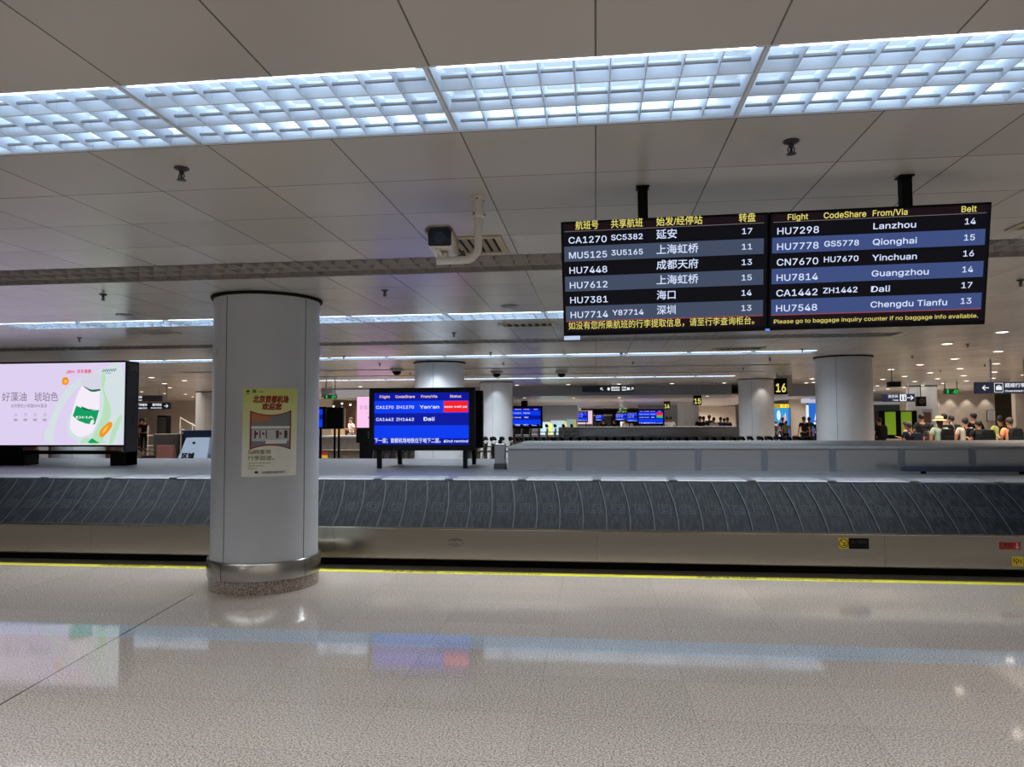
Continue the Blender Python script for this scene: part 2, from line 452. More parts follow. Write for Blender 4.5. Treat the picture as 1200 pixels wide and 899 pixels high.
ROWTXT = {0: 'in the nearest lit row', 2: 'in the row just past the near column', 4: 'in the third lit row, over the carousel deck', 7: 'in the farthest lit row'}
for i, (kind, y0, y1, x0, x1) in enumerate(ROWS):
    if kind != 'lamp': continue
    n = round((x1 - x0) / 1.2); used = False; LP = lamp_proto(LAMP_W * {0: .6, 2: 1.25, 4: 1.2, 7: 1.2}[i])
    for q in range(n):
        lab = 'lit louvred light, %s %s' % (nth(q) if q < n - 1 else 'rightmost', ROWTXT[i])
        loc = (x0 + 1.2 * (q + .5), (y0 + y1) / 2, CEIL)
        if not used: LP.location = loc; LP['label'] = lab; LP['group'] = 'louvred ceiling lights'; used = True
        else: dup(LP, loc, None, lab, 'louvred ceiling lights')
GT = {1: 'unlit grey egg-crate ceiling grille crossing behind the security camera', 3: 'grey egg-crate ceiling grille strip between two lit rows above the displays',
      5: 'thin dark ceiling slot nearest behind the third lit row', 6: 'thin dark ceiling slot just before the farthest lit row'}
for i, (kind, y0, y1, x0, x1) in enumerate(ROWS):
    if kind != 'grille': continue
    t = thing('ceiling_grille', GT[i], 'ceiling grille', ((x0 + x1) / 2, (y0 + y1) / 2, CEIL))
    Lg, Wg = x1 - x0, y1 - y0
    d = MB(); louvre_unit(d, Lg, Wg - .01, int(Lg / (.133 if i < 4 else .2)), 3 if i < 4 else 2, .05); d.build('egg_crate', m_grille, t)
    MB().box(-Lg / 2, -Wg / 2, .09, Lg / 2, Wg / 2, .10).box(-Lg / 2, -Wg / 2 - .01, 0, Lg / 2, -Wg / 2, .1).box(-Lg / 2, Wg / 2, 0, Lg / 2, Wg / 2 + .01, .1).build('backing', mat('grille_backing', (112, 108, 104), .7), t)

# ------------------------------------------------------------------ downlights
dl = thing('downlight', 'small round lit downlight in the ceiling at the right', 'downlight', (0, 0, CEIL), 0, 'round downlights at the right')
MB().lathe((0, 0, 0), [(.072, -.002), (.100, -.006), (.103, .0)], 20).build('ring', m_white, dl, smooth=40)
MB().lathe((0, 0, 0), [(.075, -.004), (.03, -.010)], 20).build('lens', emi('warm_lens', (255, 240, 220), 5.0), dl, smooth=40)
first = True
spots = []
for ix in range(5):
    for iy in range(15):
        x, y = 6.07 + 1.715 * ix, 11.55 + 1.71 * iy
        if (ix, iy) in ((0, 2), (0, 4), (1, 0), (2, 1), (1, 6), (3, 1), (0, 6), (2, 9)): continue
        if ix == 0 and iy > 6: continue
        pxx = 698 + x * FPX / y
        if pxx > 1215 or (pxx < 1030 and iy < 5): continue
        spots.append((x, y, 'small round lit downlight in the ceiling at the right', 'round downlights at the right'))
for x, y in ((-12.9, 19.7), (-14.55, 22.95), (-16.2, 25.9), (-12.9, 21.4), (-19.5, 29.1), (-19.7, 31.1), (-19.4, 32.3), (-21.1, 35.8)):
    spots.append((x, y, 'small round lit downlight in the ceiling between advertising screen and near column', 'round downlights at the left'))
for x, y, z in ((-8.9, 26.6, CEIL), (-2.9, 26.6, CEIL), (-1.0, 26.6, CEIL), (.85, 26.6, CEIL), (2.75, 26.6, CEIL), (4.6, 26.6, CEIL), (-3.0, 30.4, 2.585), (-.95, 31, 2.585), (1.0, 31, 2.585), (4.5, 30, 2.585), (7.0, 24.4, CEIL), (7.6, 27.2, CEIL)):
    spots.append((x, y, 'small round lit downlight just in front of or below the grey fascia', 'round downlights in the middle', z))
for sp_ in spots:
    z = sp_[4] if len(sp_) > 4 else CEIL
    if first: dl.location = (sp_[0], sp_[1], z); dl['label'] = sp_[2]; dl['group'] = sp_[3]; first = False
    else: dup(dl, (sp_[0], sp_[1], z), None, sp_[2], sp_[3])
# light the downlights give, plus added fill over carousel, shop and beige wall
for x, y in ((8.6, 15), (10.4, 20), (12, 25.5), (9, 23)):
    area((x, y, 2.9), 3.0, 3.4, DOWN_W * 6, (1, .86, .72), 150)
for x, y in ((-14, 21), (-18.5, 29), (-20, 36), (-24, 40), (-12.5, 38), (-9, 27)):
    area((x, y, 2.9), 3, 4, DOWN_W * 6, (1, .86, .72), 150)
for x, y in ((-1, 36), (-1, 45), (5, 36), (9, 45), (-12, 36), (0, 60), (13, 33)):
    area((x, y, 2.55), 6, 3, DOWN_W * 14, (1, .94, .88), 150)
area((-8.5, 26.4, 2.9), 9, 1.2, DOWN_W * 9, (1, .93, .84), 160)  # added fill light that brightens the distant carousel
area((-13, 41, 2.85), 8, 2, DOWN_W * 10, (1, .86, .72), 160)  # added fill light for the shop
area((6.9, 53.5, 2.5), 4.5, 2.5, DOWN_W * 12, (1, .9, .8), 160)  # added fill light on the bright beige wall
area((12.5, 47, 2.9), 4, 6, DOWN_W * 8, (1, .9, .8), 150)
def spot(loc, target, power, ang, col=(1, .9, .78)):
    l = bpy.data.lights.new('wall_washer', 'SPOT'); l.energy = power; l.spot_size = radians(ang); l.spot_blend = .6; l.color = col; l.shadow_soft_size = .03
    o = bpy.data.objects.new('wall_washer', l); COL.objects.link(o); o.location = loc
    o.rotation_euler = (Vector(target) - Vector(loc)).to_track_quat('-Z', 'Y').to_euler()
area((14.5, 32, 2.9), 5, 5, DOWN_W * 7, (1, .88, .76), 150)
area((17.5, 36.5, 2.9), 4, 2, DOWN_W * 2, (1, .88, .76), 150)
for i in range(4):
    x = aty((1095.5, 1113, 1132.5, 1154.5)[i], 470, 39).x; spot((x, 38.68, 2.93), (x, 38.98, .9), 26, 70)
for p, c in (((-3.45, 15.75), LAMP_COL), ((-3.35, 24.3), LAMP_COL), ((5.2, 24.3), (1, .9, .78))):
    spot((p[0] + .1, p[1] - .9, 2.93), (p[0] + .1, p[1] - .55, 1.6), 22, 75, c)

# ================================================================== baggage carousel
def carousel(y0, xa, xb, label, detail=True):
    """front run of a sloping-plate carousel with its island; y0 is the face of the steel skirt"""
    t = thing('baggage_carousel', label, 'baggage carousel', ((xa + xb) / 2, y0 + .1, 0)); o = t.location
    def P(yz, name, m, lab=None, **kw):
        b = MB(o); b.prism(yz, lambda y, z: (xa, y0 + y, z), lambda y, z: (xb, y0 + y, z)); x = b.build(name, m, t, **kw)
        if lab: x['label'] = lab
        return x
    P([(.17, 0), (.17, .20), (.30, .20), (.30, 0)], 'recessed_plinth', m_blackm, 'black recessed plinth')
    P([(0, .115), (0, .440), (.003, .452), (.010, .460), (.022, .464), (.10, .455), (.10, .10), (.02, .10)], 'skirt', m_skirt, 'brushed steel skirt', smooth=30)
    if detail:
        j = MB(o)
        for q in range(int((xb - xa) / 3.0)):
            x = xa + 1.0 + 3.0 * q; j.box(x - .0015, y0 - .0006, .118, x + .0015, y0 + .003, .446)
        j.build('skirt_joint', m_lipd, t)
    # plates: each overlaps the next one; edges sweep in a shallow S like the crescent plates of the real belt
    pitch, nv, half = .262, 8, .006
    sl, ed, mk = MB(o), MB(o), MB(o)
    def edge(x, v): return x - .08 * v + .03 * sin(pi * v)
    pA, pB = Vector((0, y0 + .075, .447)), Vector((0, y0 + .70, .922)); nrm = Vector((0, -(pB - pA).z, (pB - pA).y)).normalized()
    n = int((xb - xa) / pitch)
    for q in range(n):
        x = xa + pitch * q; L, R, E = [], [], []
        for i in range(nv + 1):
            v = i / nv; c = pA.lerp(pB, v)
            L.append(Vector((edge(x, v), c.y, c.z)) + nrm * .016); R.append(Vector((edge(x + pitch + .03, v), c.y, c.z)) + nrm * .001)
        k_ = len(L); lo = [p - nrm * .014 for p in L]
        sl.add(L + R, [(i, k_ + i, k_ + i + 1, i + 1) for i in range(nv)])
        sl.add(L + lo, [(i, i + 1, k_ + i + 1, k_ + i) for i in range(nv)])
        ed.add([p + nrm * .0006 for p in L] + [p + nrm * .0004 + Vector((.010, 0, 0)) for p in L], [(i, k_ + i, k_ + i + 1, i + 1) for i in range(nv)])
        if detail:
            for s_, w_ in ((.066, 0), (.034, 1)):
                pts = []
                for du, dv in ((-1, -1), (1, -1), (1, 1), (-1, 1)):
                    v = .42 + dv * s_ / .78; u = .5 + du * s_ / pitch * .9
                    a_, b_ = edge(x, v), edge(x + pitch + .03, v); c = pA.lerp(pB, v)
                    pts.append(Vector((a_ + (b_ - a_) * u, c.y, c.z)) + nrm * (.016 - .015 * u))
                for a_, b_ in zip(pts, pts[1:] + pts[:1]):
                    d = (b_ - a_).normalized(); sdv = nrm.cross(d) * .0025
                    mk.add([a_ - sdv + nrm * .0015, b_ - sdv + nrm * .0015, b_ + sdv + nrm * .0015, a_ + sdv + nrm * .0015], [(0, 1, 2, 3)])
    x = sl.build('plate_belt', m_rub if detail else m_belt2, t); x['label'] = 'dark rubber belt of overlapping crescent plates'
    ed.build('plate_edging', m_rubedge, t)
    if detail: mk.build('moulded_mark', m_mark, t)
    P([(.10, .40), (.72, .87), (.72, .40)], 'belt_bed', m_blackm)
    P([(.69, .905), (.69, .942), (.70, .950), (1.14, .952), (1.14, .905)], 'inner_rim', m_lip, 'bright steel inner rim')
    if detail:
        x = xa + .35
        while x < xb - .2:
            MB(o).box(x, y0 + .6885, .906, x + .10, y0 + .692, .9435).box(x, y0 + .6885, .9435, x + .10, y0 + 1.14, .9532).build('rim_reflection_band', m_reflband, t); x += .90  # dark reflection bands on the rim, built as thin strips
    P([(1.14, 0), (1.14, .945), (5.35, .945), (5.35, 0)], 'island_deck', m_island, 'flat grey sheet metal deck')
    return t
carousel(8.05, -13.0, 8.0, 'long steel baggage carousel with dark plate belt, nearest, behind the yellow line')
carousel(29.0, -13.0, 6.2, 'distant baggage carousel behind the baggage trolleys, left of the blue flight display', False)

def housing(xa, xb, y, yb, z0, z1, label, cover=True):
    t = thing('conveyor_housing', label, 'conveyor housing', ((xa + xb) / 2, (y + yb) / 2, z0)); o = t.location
    b = MB(o); b.prism([(y, z0), (y + .01, z1 - .035), (yb, z1 - .035), (yb, z0)], lambda a, z: (xa, a, z), lambda a, z: (xb, a, z)); b.build('side_panel', m_box, t)
    MB(o).box(xa - .01, y - .012, z1 - .035, xb, yb, z1).build('top_cover', m_lip, t, bevel=.006)
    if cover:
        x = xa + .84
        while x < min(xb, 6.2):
            MB(o).box(x, y - .003, z0 + .005, x + .085, y + .012, z1 - .036).build('reflection_band', m_reflband, t); x += .905  # reflected dark bands on the housing front, put in as strips
    return t
hz0 = .945
housing(-1.27, 8.0, 10.42, 13.2, hz0, 1.285, 'long low steel conveyor housing on the carousel deck, right half of photo')
ht = housing(-1.6, 6.2, 31.0, 34.0, hz0, 1.32, 'distant brown steel conveyor housing behind the row of baggage trolleys', False)
p = thing('end_post', 'square grey post at the left end of the low steel conveyor housing', 'post', (-1.42, 10.68, hz0))
MB().box(-.075, -.07, .085, .075, .10, .375).build('post_body', m_box, p, bevel=.006)
MB().box(-.085, -.08, 0, .085, .11, .085).build('post_base', m_dark, p, bevel=.004)
MB().box(-.03, -.02, .375, .03, .05, .43).build('knob', m_black, p, bevel=.01)
b = MB((6.0, 9.98, hz0))
b.box(3.95, 9.95, hz0 + .035, 8.0, 10.02, hz0 + .105)
t = thing('bumper_rail', 'low dark navy bumper rail in front of the steel housing at far right', 'bumper rail', (6.0, 9.98, hz0))
b.build('rail', mat('navy_bumper', (38, 44, 58), .4), t, bevel=.01)
b = MB((6.0, 9.98, hz0))
for x in (4.2, 5.4, 6.6, 7.8): b.box(x, 9.96, hz0, x + .05, 10.01, hz0 + .04)
b.build('bracket', m_black, t)

# ------------------------------------------------------------------ floor line with its writing
t = thing('floor_line', 'yellow warning line with dark writing on the floor along the carousel', 'floor line', (0, 7.9, 0))
MB((0, 7.9, 0)).box(-13, 7.825, 0, 8, 7.955, .002).build('tape', m_yel, t)
b = MB((0, 7.9, 0))
f = lambda u, v: (u, v, .003)
for x in (-9.2, -5.78, -2.38, 1.03, 4.45):
    text(b, '手推车请勿越线', f, x, 7.85, .085, 0, w=.62, bold=0, slant=.15)
    text(b, 'No trolley beyond this line', f, x + .72, 7.858, .07, 0, w=1.05, bold=0)
b.build('lettering', m_lettk, t)

# ------------------------------------------------------------------ stickers and the engraved mark on the skirt
SY = 8.05
def on_skirt(u, v): return (u, SY - .003, v)
def sticker(name, label, x0, z0, x1, z1):
    t = thing(name, label, 'sticker', ((x0 + x1) / 2, SY - .001, (z0 + z1) / 2)); return t, t.location
a0, a1 = aty(983, 643, SY), aty(1018, 631, SY)
t, o = sticker('warning_sticker', 'yellow and black no-sitting sticker on the steel carousel skirt', a0.x, a0.z, a1.x, a1.z)
xs = a0.x + (a1.x - a0.x) * .33
b = MB(o); b.box(a0.x, SY - .002, a0.z, xs, SY, a1.z); b.build('pictogram_field', mat('sticker_yellow', (224, 194, 40), .5), t)
b = MB(o); b.box(xs, SY - .002, a0.z, a1.x, SY, a1.z); b.build('text_field', m_black, t)
b = MB(o); cx, cz, r = (a0.x + xs) / 2, (a0.z + a1.z) / 2, .044
ring = ellipse(cx, cz, r, r, 20)
stroke(b, ring + ring[:1], .008, on_skirt); stroke(b, [(cx - r * .7, cz + r * .7), (cx + r * .7, cz - r * .7)], .007, on_skirt)
stroke(b, [(cx - .02, cz - .022), (cx + .008, cz - .022), (cx + .008, cz - .002), (cx + .02, cz + .018)], .008, on_skirt)
b.build('pictogram', m_blackm, t)
b = MB(o); text(b, '禁止坐卧', on_skirt, (xs + a1.x) / 2, cz - .004, .036, 0, w=(a1.x - xs) * .78, align='C')
text(b, 'No sitting or lying', on_skirt, (xs + a1.x) / 2, cz - .032, .014, 0, w=(a1.x - xs) * .8, align='C')
b.build('lettering', m_signw, t) if False else b.build('lettering', m_white, t)
a0, a1 = aty(1171, 644, SY), aty(1196, 635.5, SY)
t, o = sticker('stop_sticker', 'small red sticker with a white down arrow on the carousel skirt', a0.x, a0.z, a1.x, a1.z)
b = MB(o); b.box(a0.x, SY - .002, a0.z, a1.x, SY, a1.z); b.build('field', mat('sticker_red', (170, 26, 34), .5), t)
b = MB(o); text(b, '紧急停止', on_skirt, a0.x + .015, (a0.z + a1.z) / 2 - .004, .032, 0, w=.12)
text(b, 'Emergency stop', on_skirt, a0.x + .015, a0.z + .014, .013, 0, w=.12)
cx, cz = a1.x - .035, (a0.z + a1.z) / 2
stroke(b, [(cx, cz + .03), (cx, cz - .02)], .012, on_skirt); flat(b, [(cx - .022, cz - .008), (cx, cz - .032), (cx + .022, cz - .008)], on_skirt)
b.build('lettering', m_white, t)
a0, a1 = aty(1186, 663.5, SY), aty(1199, 652.5, SY)
t, o = sticker('pinch_sticker', 'small square yellow hazard sticker low on the skirt at the right edge', a0.x, a0.z, a1.x, a1.z)
b = MB(o); b.box(a0.x, SY - .002, a0.z, a1.x, SY, a1.z); b.build('field', MATS['sticker_yellow'], t)
b = MB(o); cx, cz = (a0.x + a1.x) / 2, (a0.z + a1.z) / 2
stroke(b, [(cx - .035, cz + .03), (cx - .035, cz), (cx - .01, cz), (cx - .01, cz - .03)], .009, on_skirt)
stroke(b, [(cx - .02, cz + .03), (cx + .005, cz + .02), (cx + .005, cz - .01)], .008, on_skirt)
stroke(b, [(cx + .02, cz + .02), (cx + .035, cz), (cx + .02, cz - .02)], .008, on_skirt); b.build('pictogram', m_blackm, t)
c0 = aty(534, 635.5, SY); b = MB((c0.x, SY, c0.z))
for rx, rz_, a0_, a1_ in ((.088, .040, .3, 3.3), (.088, .040, 3.5, 6.1), (.066, .026, .2, 2.6), (.050, .026, 3.2, 5.6)):
    stroke(b, [(c0.x + rx * cos(a0_ + (a1_ - a0_) * i / 14), c0.z + rz_ * sin(a0_ + (a1_ - a0_) * i / 14)) for i in range(15)], .006, lambda u, v: (u, SY - .0008, v))
stroke(b, [(c0.x - .02, c0.z - .012), (c0.x - .02, c0.z + .012), (c0.x + .005, c0.z + .012), (c0.x + .005, c0.z - .006), (c0.x + .025, c0.z - .01)], .005, lambda u, v: (u, SY - .0008, v))
tag(b.build('engraved_logo', m_dark), 'faint oval swirl logo engraved on the steel skirt below the blue display', 'logo')
# red and yellow sticker on the far carousel
a0, a1 = aty(377, 537, 29), aty(384, 530, 29)
t = thing('warning_notice', 'tiny red and yellow notice on the distant carousel left of the blue display', 'sticker', ((a0.x + a1.x) / 2, 28.99, (a0.z + a1.z) / 2)); o = t.location
MB(o).box(a0.x, 28.99, a0.z, a1.x, 29, (a0.z + a1.z) / 2).build('yellow_field', MATS['sticker_yellow'], t)
MB(o).box(a0.x, 28.99, (a0.z + a1.z) / 2, a1.x, 29, a1.z).build('red_field', MATS['sticker_red'], t)

# ================================================================== hanging flight board
BW, BH = 2.175, .618
t = thing('flight_information_board', 'large black twin-screen flight arrivals board hanging from the ceiling on two poles', 'information board', (.912, 3.93, 2.455), 0)
t.rotation_euler = (radians(11.5), radians(-.62), 0)
scr_blk = emi('board_black', (10, 11, 18), 1.0)
def FLIP(u0): return lambda u, v: (u0 + u, -.0325, v)
m_r1 = emi('board_row_grey', (66, 76, 98), 1.0); m_r2 = emi('board_row_blue', (62, 78, 128), 1.0)
m_hd = emi('board_header', (26, 14, 20), 1.0); m_ln = emi('board_red_line', (150, 70, 74), 1.0)
PW = BW / 2
cn = dict(hdr=[('航班号', .066, .18), ('共享航班', .243, .40), ('始发/经停站', .467, .69), ('转盘', .865, .944)],
          rows=[('CA1270', 'SC5382', '延安', '17'), ('MU5125', '3U5165', '上海虹桥', '11'), ('HU7448', '', '成都天府', '13'), ('HU7612', '', '上海虹桥', '15'), ('HU7381', '', '海口', '14'), ('HU7714', 'Y87714', '深圳', '13')],
          fx=(.03, .22), cx=(.243, .40), nx=.466, bx=.905, foot='如没有您所乘航班的行李提取信息，请至行李查询柜台。', fw=(.018, .945), fh=.062)
en = dict(hdr=[('Flight', .078, .173), ('CodeShare', .246, .442), ('From/Via', .472, .63), ('Belt', .873, .94)],
          rows=[('HU7298', '', 'Lanzhou', '14'), ('HU7778', 'GS5778', 'Qionghai', '15'), ('CN7670', 'HU7670', 'Yinchuan', '16'), ('HU7814', '', 'Guangzhou', '14'), ('CA1442', 'ZH1442', 'Dali', '17'), ('HU7548', '', 'Chengdu Tianfu', '13')],
          fx=(.03, .225), cx=(.252, .414), nx=.477, bx=.915, foot='Please go to baggage inquiry counter if no baggage info available.', fw=(.02, .975), fh=.045)
NXW = {'延安': .098, '上海虹桥': .20, '成都天府': .20, '海口': .09, '深圳': .09, 'Lanzhou': .19, 'Qionghai': .197, 'Yinchuan': .20, 'Guangzhou': .256, 'Dali': .085, 'Chengdu Tianfu': .345}
for side, d, mr in ((-1, cn, m_r1), (1, en, m_r2)):
    xc = side * PW / 2; u0 = xc - PW / 2
    hb = MB(); hb.box(u0 + .0015, -.03, -BH / 2, u0 + PW - .0015, .035, BH / 2); h = hb.build('monitor', m_black, t, bevel=.004)
    h['label'] = 'Chinese language screen' if side < 0 else 'English language screen'
    MB().box(u0 + .15, .035, -BH * .33, u0 + PW - .15, .06, BH * .33).build('rear_cover', m_black, h, bevel=.006)
    U = lambda a: u0 + .010 + a * (PW - .020)
    V = lambda a: BH / 2 - a * BH
    fs = lambda u, v: (u, -.0312, v); ft = lambda u, v: (u, -.0322, v)
    sb = MB(); rect(sb, U(0), V(.965), U(1), V(.018), fs, 0); f2 = lambda u, v: (u, -.0316, v)
    rect(sb, U(.01), V(.084), U(.985), V(.025), f2, 2)
    for q in range(6):
        if q % 2: rect(sb, U(.006), V(.084 + .13 * (q + 1)), U(.985), V(.084 + .13 * q), f2, 1)
    rect(sb, U(.006), V(.872), U(.985), V(.864), f2, 3); rect(sb, U(.012), V(.950), U(.97), V(.874), f2, 2)
    rect(sb, U(.01), V(.088), U(.985), V(.083), f2, 4)
    sb.build('display', [scr_blk, mr, m_hd, m_ln, emi('board_rule', (120, 112, 112), 1)], h)
    wt, yt = MB(), MB()
    for s_, a, b_ in d['hdr']:
        text(yt, s_, ft, U(a), V(.072), .040 * (1.0 if side > 0 else 1.05), 0, w=(b_ - a) * PW * .98, bold=.008)
    for q, (fl, cs, nm, be) in enumerate(d['rows']):
        base = V(.084 + .13 * (q + .80))
        text(wt, fl, ft, U(d['fx'][0]), base, .046, 0, w=(d['fx'][1] - d['fx'][0]) * PW * .98, bold=.008)
        if cs: text(wt, cs, ft, U(d['cx'][0]), base + .008, .038, 0, w=(d['cx'][1] - d['cx'][0]) * PW * .97, bold=.012)
        text(wt, nm, ft, U(d['nx']), base + (0.004 if side < 0 else .006), .046 if side < 0 else .041, 0, w=NXW[nm] * PW, bold=.010)
        text(wt, be, ft, U(d['bx']), base + .010, .040, 0, w=.047 * PW, align='C', bold=.006)
    text(yt, d['foot'], ft, U(d['fw'][0]), V(.940), .040 if side < 0 else .028, 0, w=(d['fw'][1] - d['fw'][0]) * PW * .98, bold=.003)
    wt.build('white_lettering', m_scrw, h); yt.build('yellow_lettering', m_scry, h)
b = MB(); b.box(-BW / 2 + .002, -.033, -BH / 2 - .020, -BW / 2 + .09, .01, -BH / 2 + .002); b.build('brand_plate', mat('pale_blue_plate', (176, 190, 220), .4, 0, .5, (176, 190, 220), .6), t)
b = MB(); b.box(-.012, -.032, -BH / 2, .010, -.028, -BH / 2 + .010); b.build('power_light', emi('power_blue', (90, 140, 240), 1.2), t)
# hanging poles: upright, so counter-turned against the tilt of the board
inv = t.rotation_euler.to_matrix().inverted()
for pxl in (754, 1051):
    top = atz(pxl, 214, CEIL); x = top.x
    hp = MB()
    hp.add([inv @ (Vector(q) - t.location) for q in [(x + sx * .026, 3.97 + sy * .026, z) for z in (2.62, CEIL) for sx, sy in ((-1, -1), (1, -1), (1, 1), (-1, 1))]], [(0, 1, 5, 4), (1, 2, 6, 5), (2, 3, 7, 6), (3, 0, 4, 7), (0, 3, 2, 1), (4, 5, 6, 7)])
    hp.add([inv @ (Vector(q) - t.location) for q in [(x + sx * .036, 3.97 + sy * .036, z) for z in (CEIL - .008, CEIL) for sx, sy in ((-1, -1), (1, -1), (1, 1), (-1, 1))]], [(0, 1, 5, 4), (1, 2, 6, 5), (2, 3, 7, 6), (3, 0, 4, 7), (0, 3, 2, 1), (4, 5, 6, 7)])
    hp.build('hanging_pole', m_black, t)

# ================================================================== flight displays on the carousels
m_b1 = emi('screen_blue', (4, 62, 250), .9); m_b2 = emi('screen_navy', (4, 22, 160), .95); m_red = emi('screen_red', (250, 26, 34), 1.0)
m_grn = emi('screen_green', (60, 190, 90), 1.0); m_pinkt = emi('screen_pinkish', (255, 214, 200), 1.0)
def display(name, label, loc, w, h, zb, front=True, rz=0, leg=.03, status=True, yaw=0):
    """screen in a black case on four square legs; loc is on the deck, screen faces -Y (or +Y when front is False)"""
    t = thing(name, label, 'flight display', loc, rz)
    c = MB().box(-w / 2, -.06, zb, w / 2, .06, zb + h).build('case', m_black, t, bevel=.006)
    bz = .062 * h / .94 + .03
    x0, x1, z0, z1 = -w / 2 + .085 * w / 1.64, w / 2 - .085 * w / 1.64, zb + .09, zb + h - .075
    if front:
        H, Wd = z1 - z0, x1 - x0
        U = lambda a: x0 + a * Wd
        V = lambda a: z1 - a * H
        f1 = lambda u, v: (u, -.0612, v); f2 = lambda u, v: (u, -.0618, v); f3 = lambda u, v: (u, -.0624, v)
        s_ = MB(); rect(s_, x0, z0, x1, z1, f1, 1); rect(s_, U(0), V(.395), U(1), V(.155), f2, 0); rect(s_, U(0), V(.88), U(1), V(.63), f2, 0)
        if status == 'grn': rect(s_, U(.74), V(.36), U(.99), V(.16), f3, 2); rect(s_, U(.74), V(.55), U(.99), V(.37), f3, 3)
        elif status: rect(s_, U(.737), V(.378), U(.99), V(.165), f3, 2)
        sc = s_.build('display_panel', [m_b1, m_b2, m_red, m_grn], t)
        tw, tp = MB(), MB()
        f4 = lambda u, v: (u, -.0632, v)
        for s, a, b_ in (('Flight', .058, .166), ('CodeShare', .227, .432), ('From/Via', .50, .668), ('Status', .803, .92)):
            text(tp, s, f4, U(a), V(.098), .052, 0, w=(b_ - a) * Wd, bold=.012)
        for q, (a_, b_, c_) in enumerate((('CA1270', 'ZH1270', "Yan'an"), ('CA1442', 'ZH1442', 'Dali'))):
            z = V(.305 + .235 * q)
            text(tw, a_, f4, U(.02), z, .060, 0, w=.186 * Wd, bold=.014); text(tw, b_, f4, U(.235), z, .060, 0, w=.188 * Wd, bold=.014)
            text(tw, c_, f4, U(.485 if q == 0 else .527), z, .064 if q == 0 else .072, 0, w=(.204 if q == 0 else .112) * Wd, bold=.02)
        if status is True: text(tw, 'ease wait pa', f4, U(.862), V(.292), .042, 0, w=.235 * Wd, align='C', bold=.02)
        text(tw, '下一层；首都机场地铁位于地下二层。', f4, U(.004), V(.965), .066, 0, w=.70 * Wd, bold=.02)
        text(tw, 'Kind remind', f4, U(.738), V(.955), .048, 0, w=.25 * Wd, bold=.02, slant=.2)
        tw.build('white_lettering', m_scrw, sc); tp.build('heading_lettering', m_pinkt, sc)
    for sx in (-1, 1):
        MB().box(sx * (w / 2 - .15) - leg, -.035, 0, sx * (w / 2 - .15) + leg, .035, zb + .01).build('leg', m_black, t)
    return t
dk = .945
D1 = display('flight_display', 'blue flight display on black legs standing on the near carousel deck', (-2.625, 10.75, dk), 1.63, .95, .27)
display('flight_display', 'black back of the rear display, just behind the near blue flight display', (-2.62, 11.75, dk), 1.55, .94, .27, False)
display('flight_display', 'second largest blue flight display, partly hidden by the pale round column', (-3.05, 30.6, dk), 1.60, .95, .34, status=False)
display('flight_display', 'distant blue flight display with red and green cells, left of number 14 sign', (3.27, 44.0, 0), 1.60, .98, 1.27, status='grn')
for pxx, pyt, pyb, Y, lab, wd in ((680.5, 483, 494, 52, 'farthest-left small blue display at the hall end, beside a pink poster', 1.05), (702.5, 486, 493.5, 56, 'tiny blue display in the middle of the hall end, second from the left', .65),
                              (728, 484.5, 493, 50, 'small blue display at the hall end, just left of the cut-off blue display', .85), (741, 483.5, 494.5, 47, 'small cut-off blue display touching the display with red and green cells', .70)):
    c = aty(pxx, (pyt + pyb) / 2, Y); hh = (pyb - pyt) / FPX * Y + .12
    display('flight_display', lab, (c.x, Y, 0), wd, hh, c.z - hh / 2, status=False)
# portrait displays left of the near display
t = thing('flight_display', 'blue display with an empty black case beside it, left, behind the near deck', 'flight display', (-8.75, 22.0, 0))
MB().box(-.62, -.06, 1.40, .28, .06, 2.11).build('case', m_black, t, bevel=.01)
s_ = MB(); f1 = lambda u, v: (u, -.0615, v); rect(s_, -.55, 1.46, .18, 2.03, f1, 0); f2 = lambda u, v: (u, -.062, v); rect(s_, -.55, 1.70, .18, 1.86, f2, 1)
f3 = lambda u, v: (u, -.0625, v)
for a in (-.5, -.3, -.08): rect(s_, a, 1.96, a + .15, 1.99, f3, 2); rect(s_, a, 1.49, a + .1, 1.52, f3, 2)
s_.build('display_panel', [m_b1, m_b2, m_scrw], t)
for x in (-.3, .1): MB().box(x - .03, -.03, 0, x + .03, .03, 1.41).build('leg', m_black, t)
t = thing('equipment_case', 'plain black case on legs right of the small blue display at left', 'display case', (-8.28, 22.3, 0))
MB().box(-.30, -.06, 1.40, .27, .10, 2.10).build('case', m_blackm, t, bevel=.01)
for x in (-.02, .12): MB().box(x - .025, -.03, 0, x + .025, .03, 1.41).build('leg', m_black, t)

# ================================================================== advertising screen on the left
BY = 11.2
t = thing('advertising_screen', 'large bright advertising screen with a supplement bottle, on black stand, left edge', 'advertising screen', (-9.1, BY, dk)); o = t.location
XA, XB, ZA, ZB = -10.75, -7.80, 1.285, 2.665
c = MB(o).box(XA - .05, BY, ZA - .03, XB + .004, BY + .14, ZB + .03).build('cabinet', m_black, t, bevel=.006)
q = MB(o); q.box(XB + .005, BY - .02, dk, XB + .045, BY + .30, ZB + .02); c2 = q.build('side_pillar', mat('black_blue_pillar', (22, 27, 36), .4), t, bevel=.006)
MB(o).box(XB + .044, BY + .17, 1.62, XB + .054, BY + .21, 1.78).build('handle', m_dark, c2)
MB(o).box(XB + .044, BY + .04, 2.53, XB + .050, BY + .26, 2.63).build('label_plate', mat('brown_plate', (84, 62, 48), .5), c2)
MB(o).box(-8.02, BY - .03, dk, XB + .045, BY + .29, 1.17).build('foot', m_black, t, bevel=.006)
MB(o).box(-10.4, BY - .03, dk, -9.58, BY + .30, 1.20).build('foot', m_black, t, bevel=.006)
MB(o).box(-9.6, BY + .02, 1.13, -7.9, BY + .10, 1.19).build('cross_bar', m_black, t)
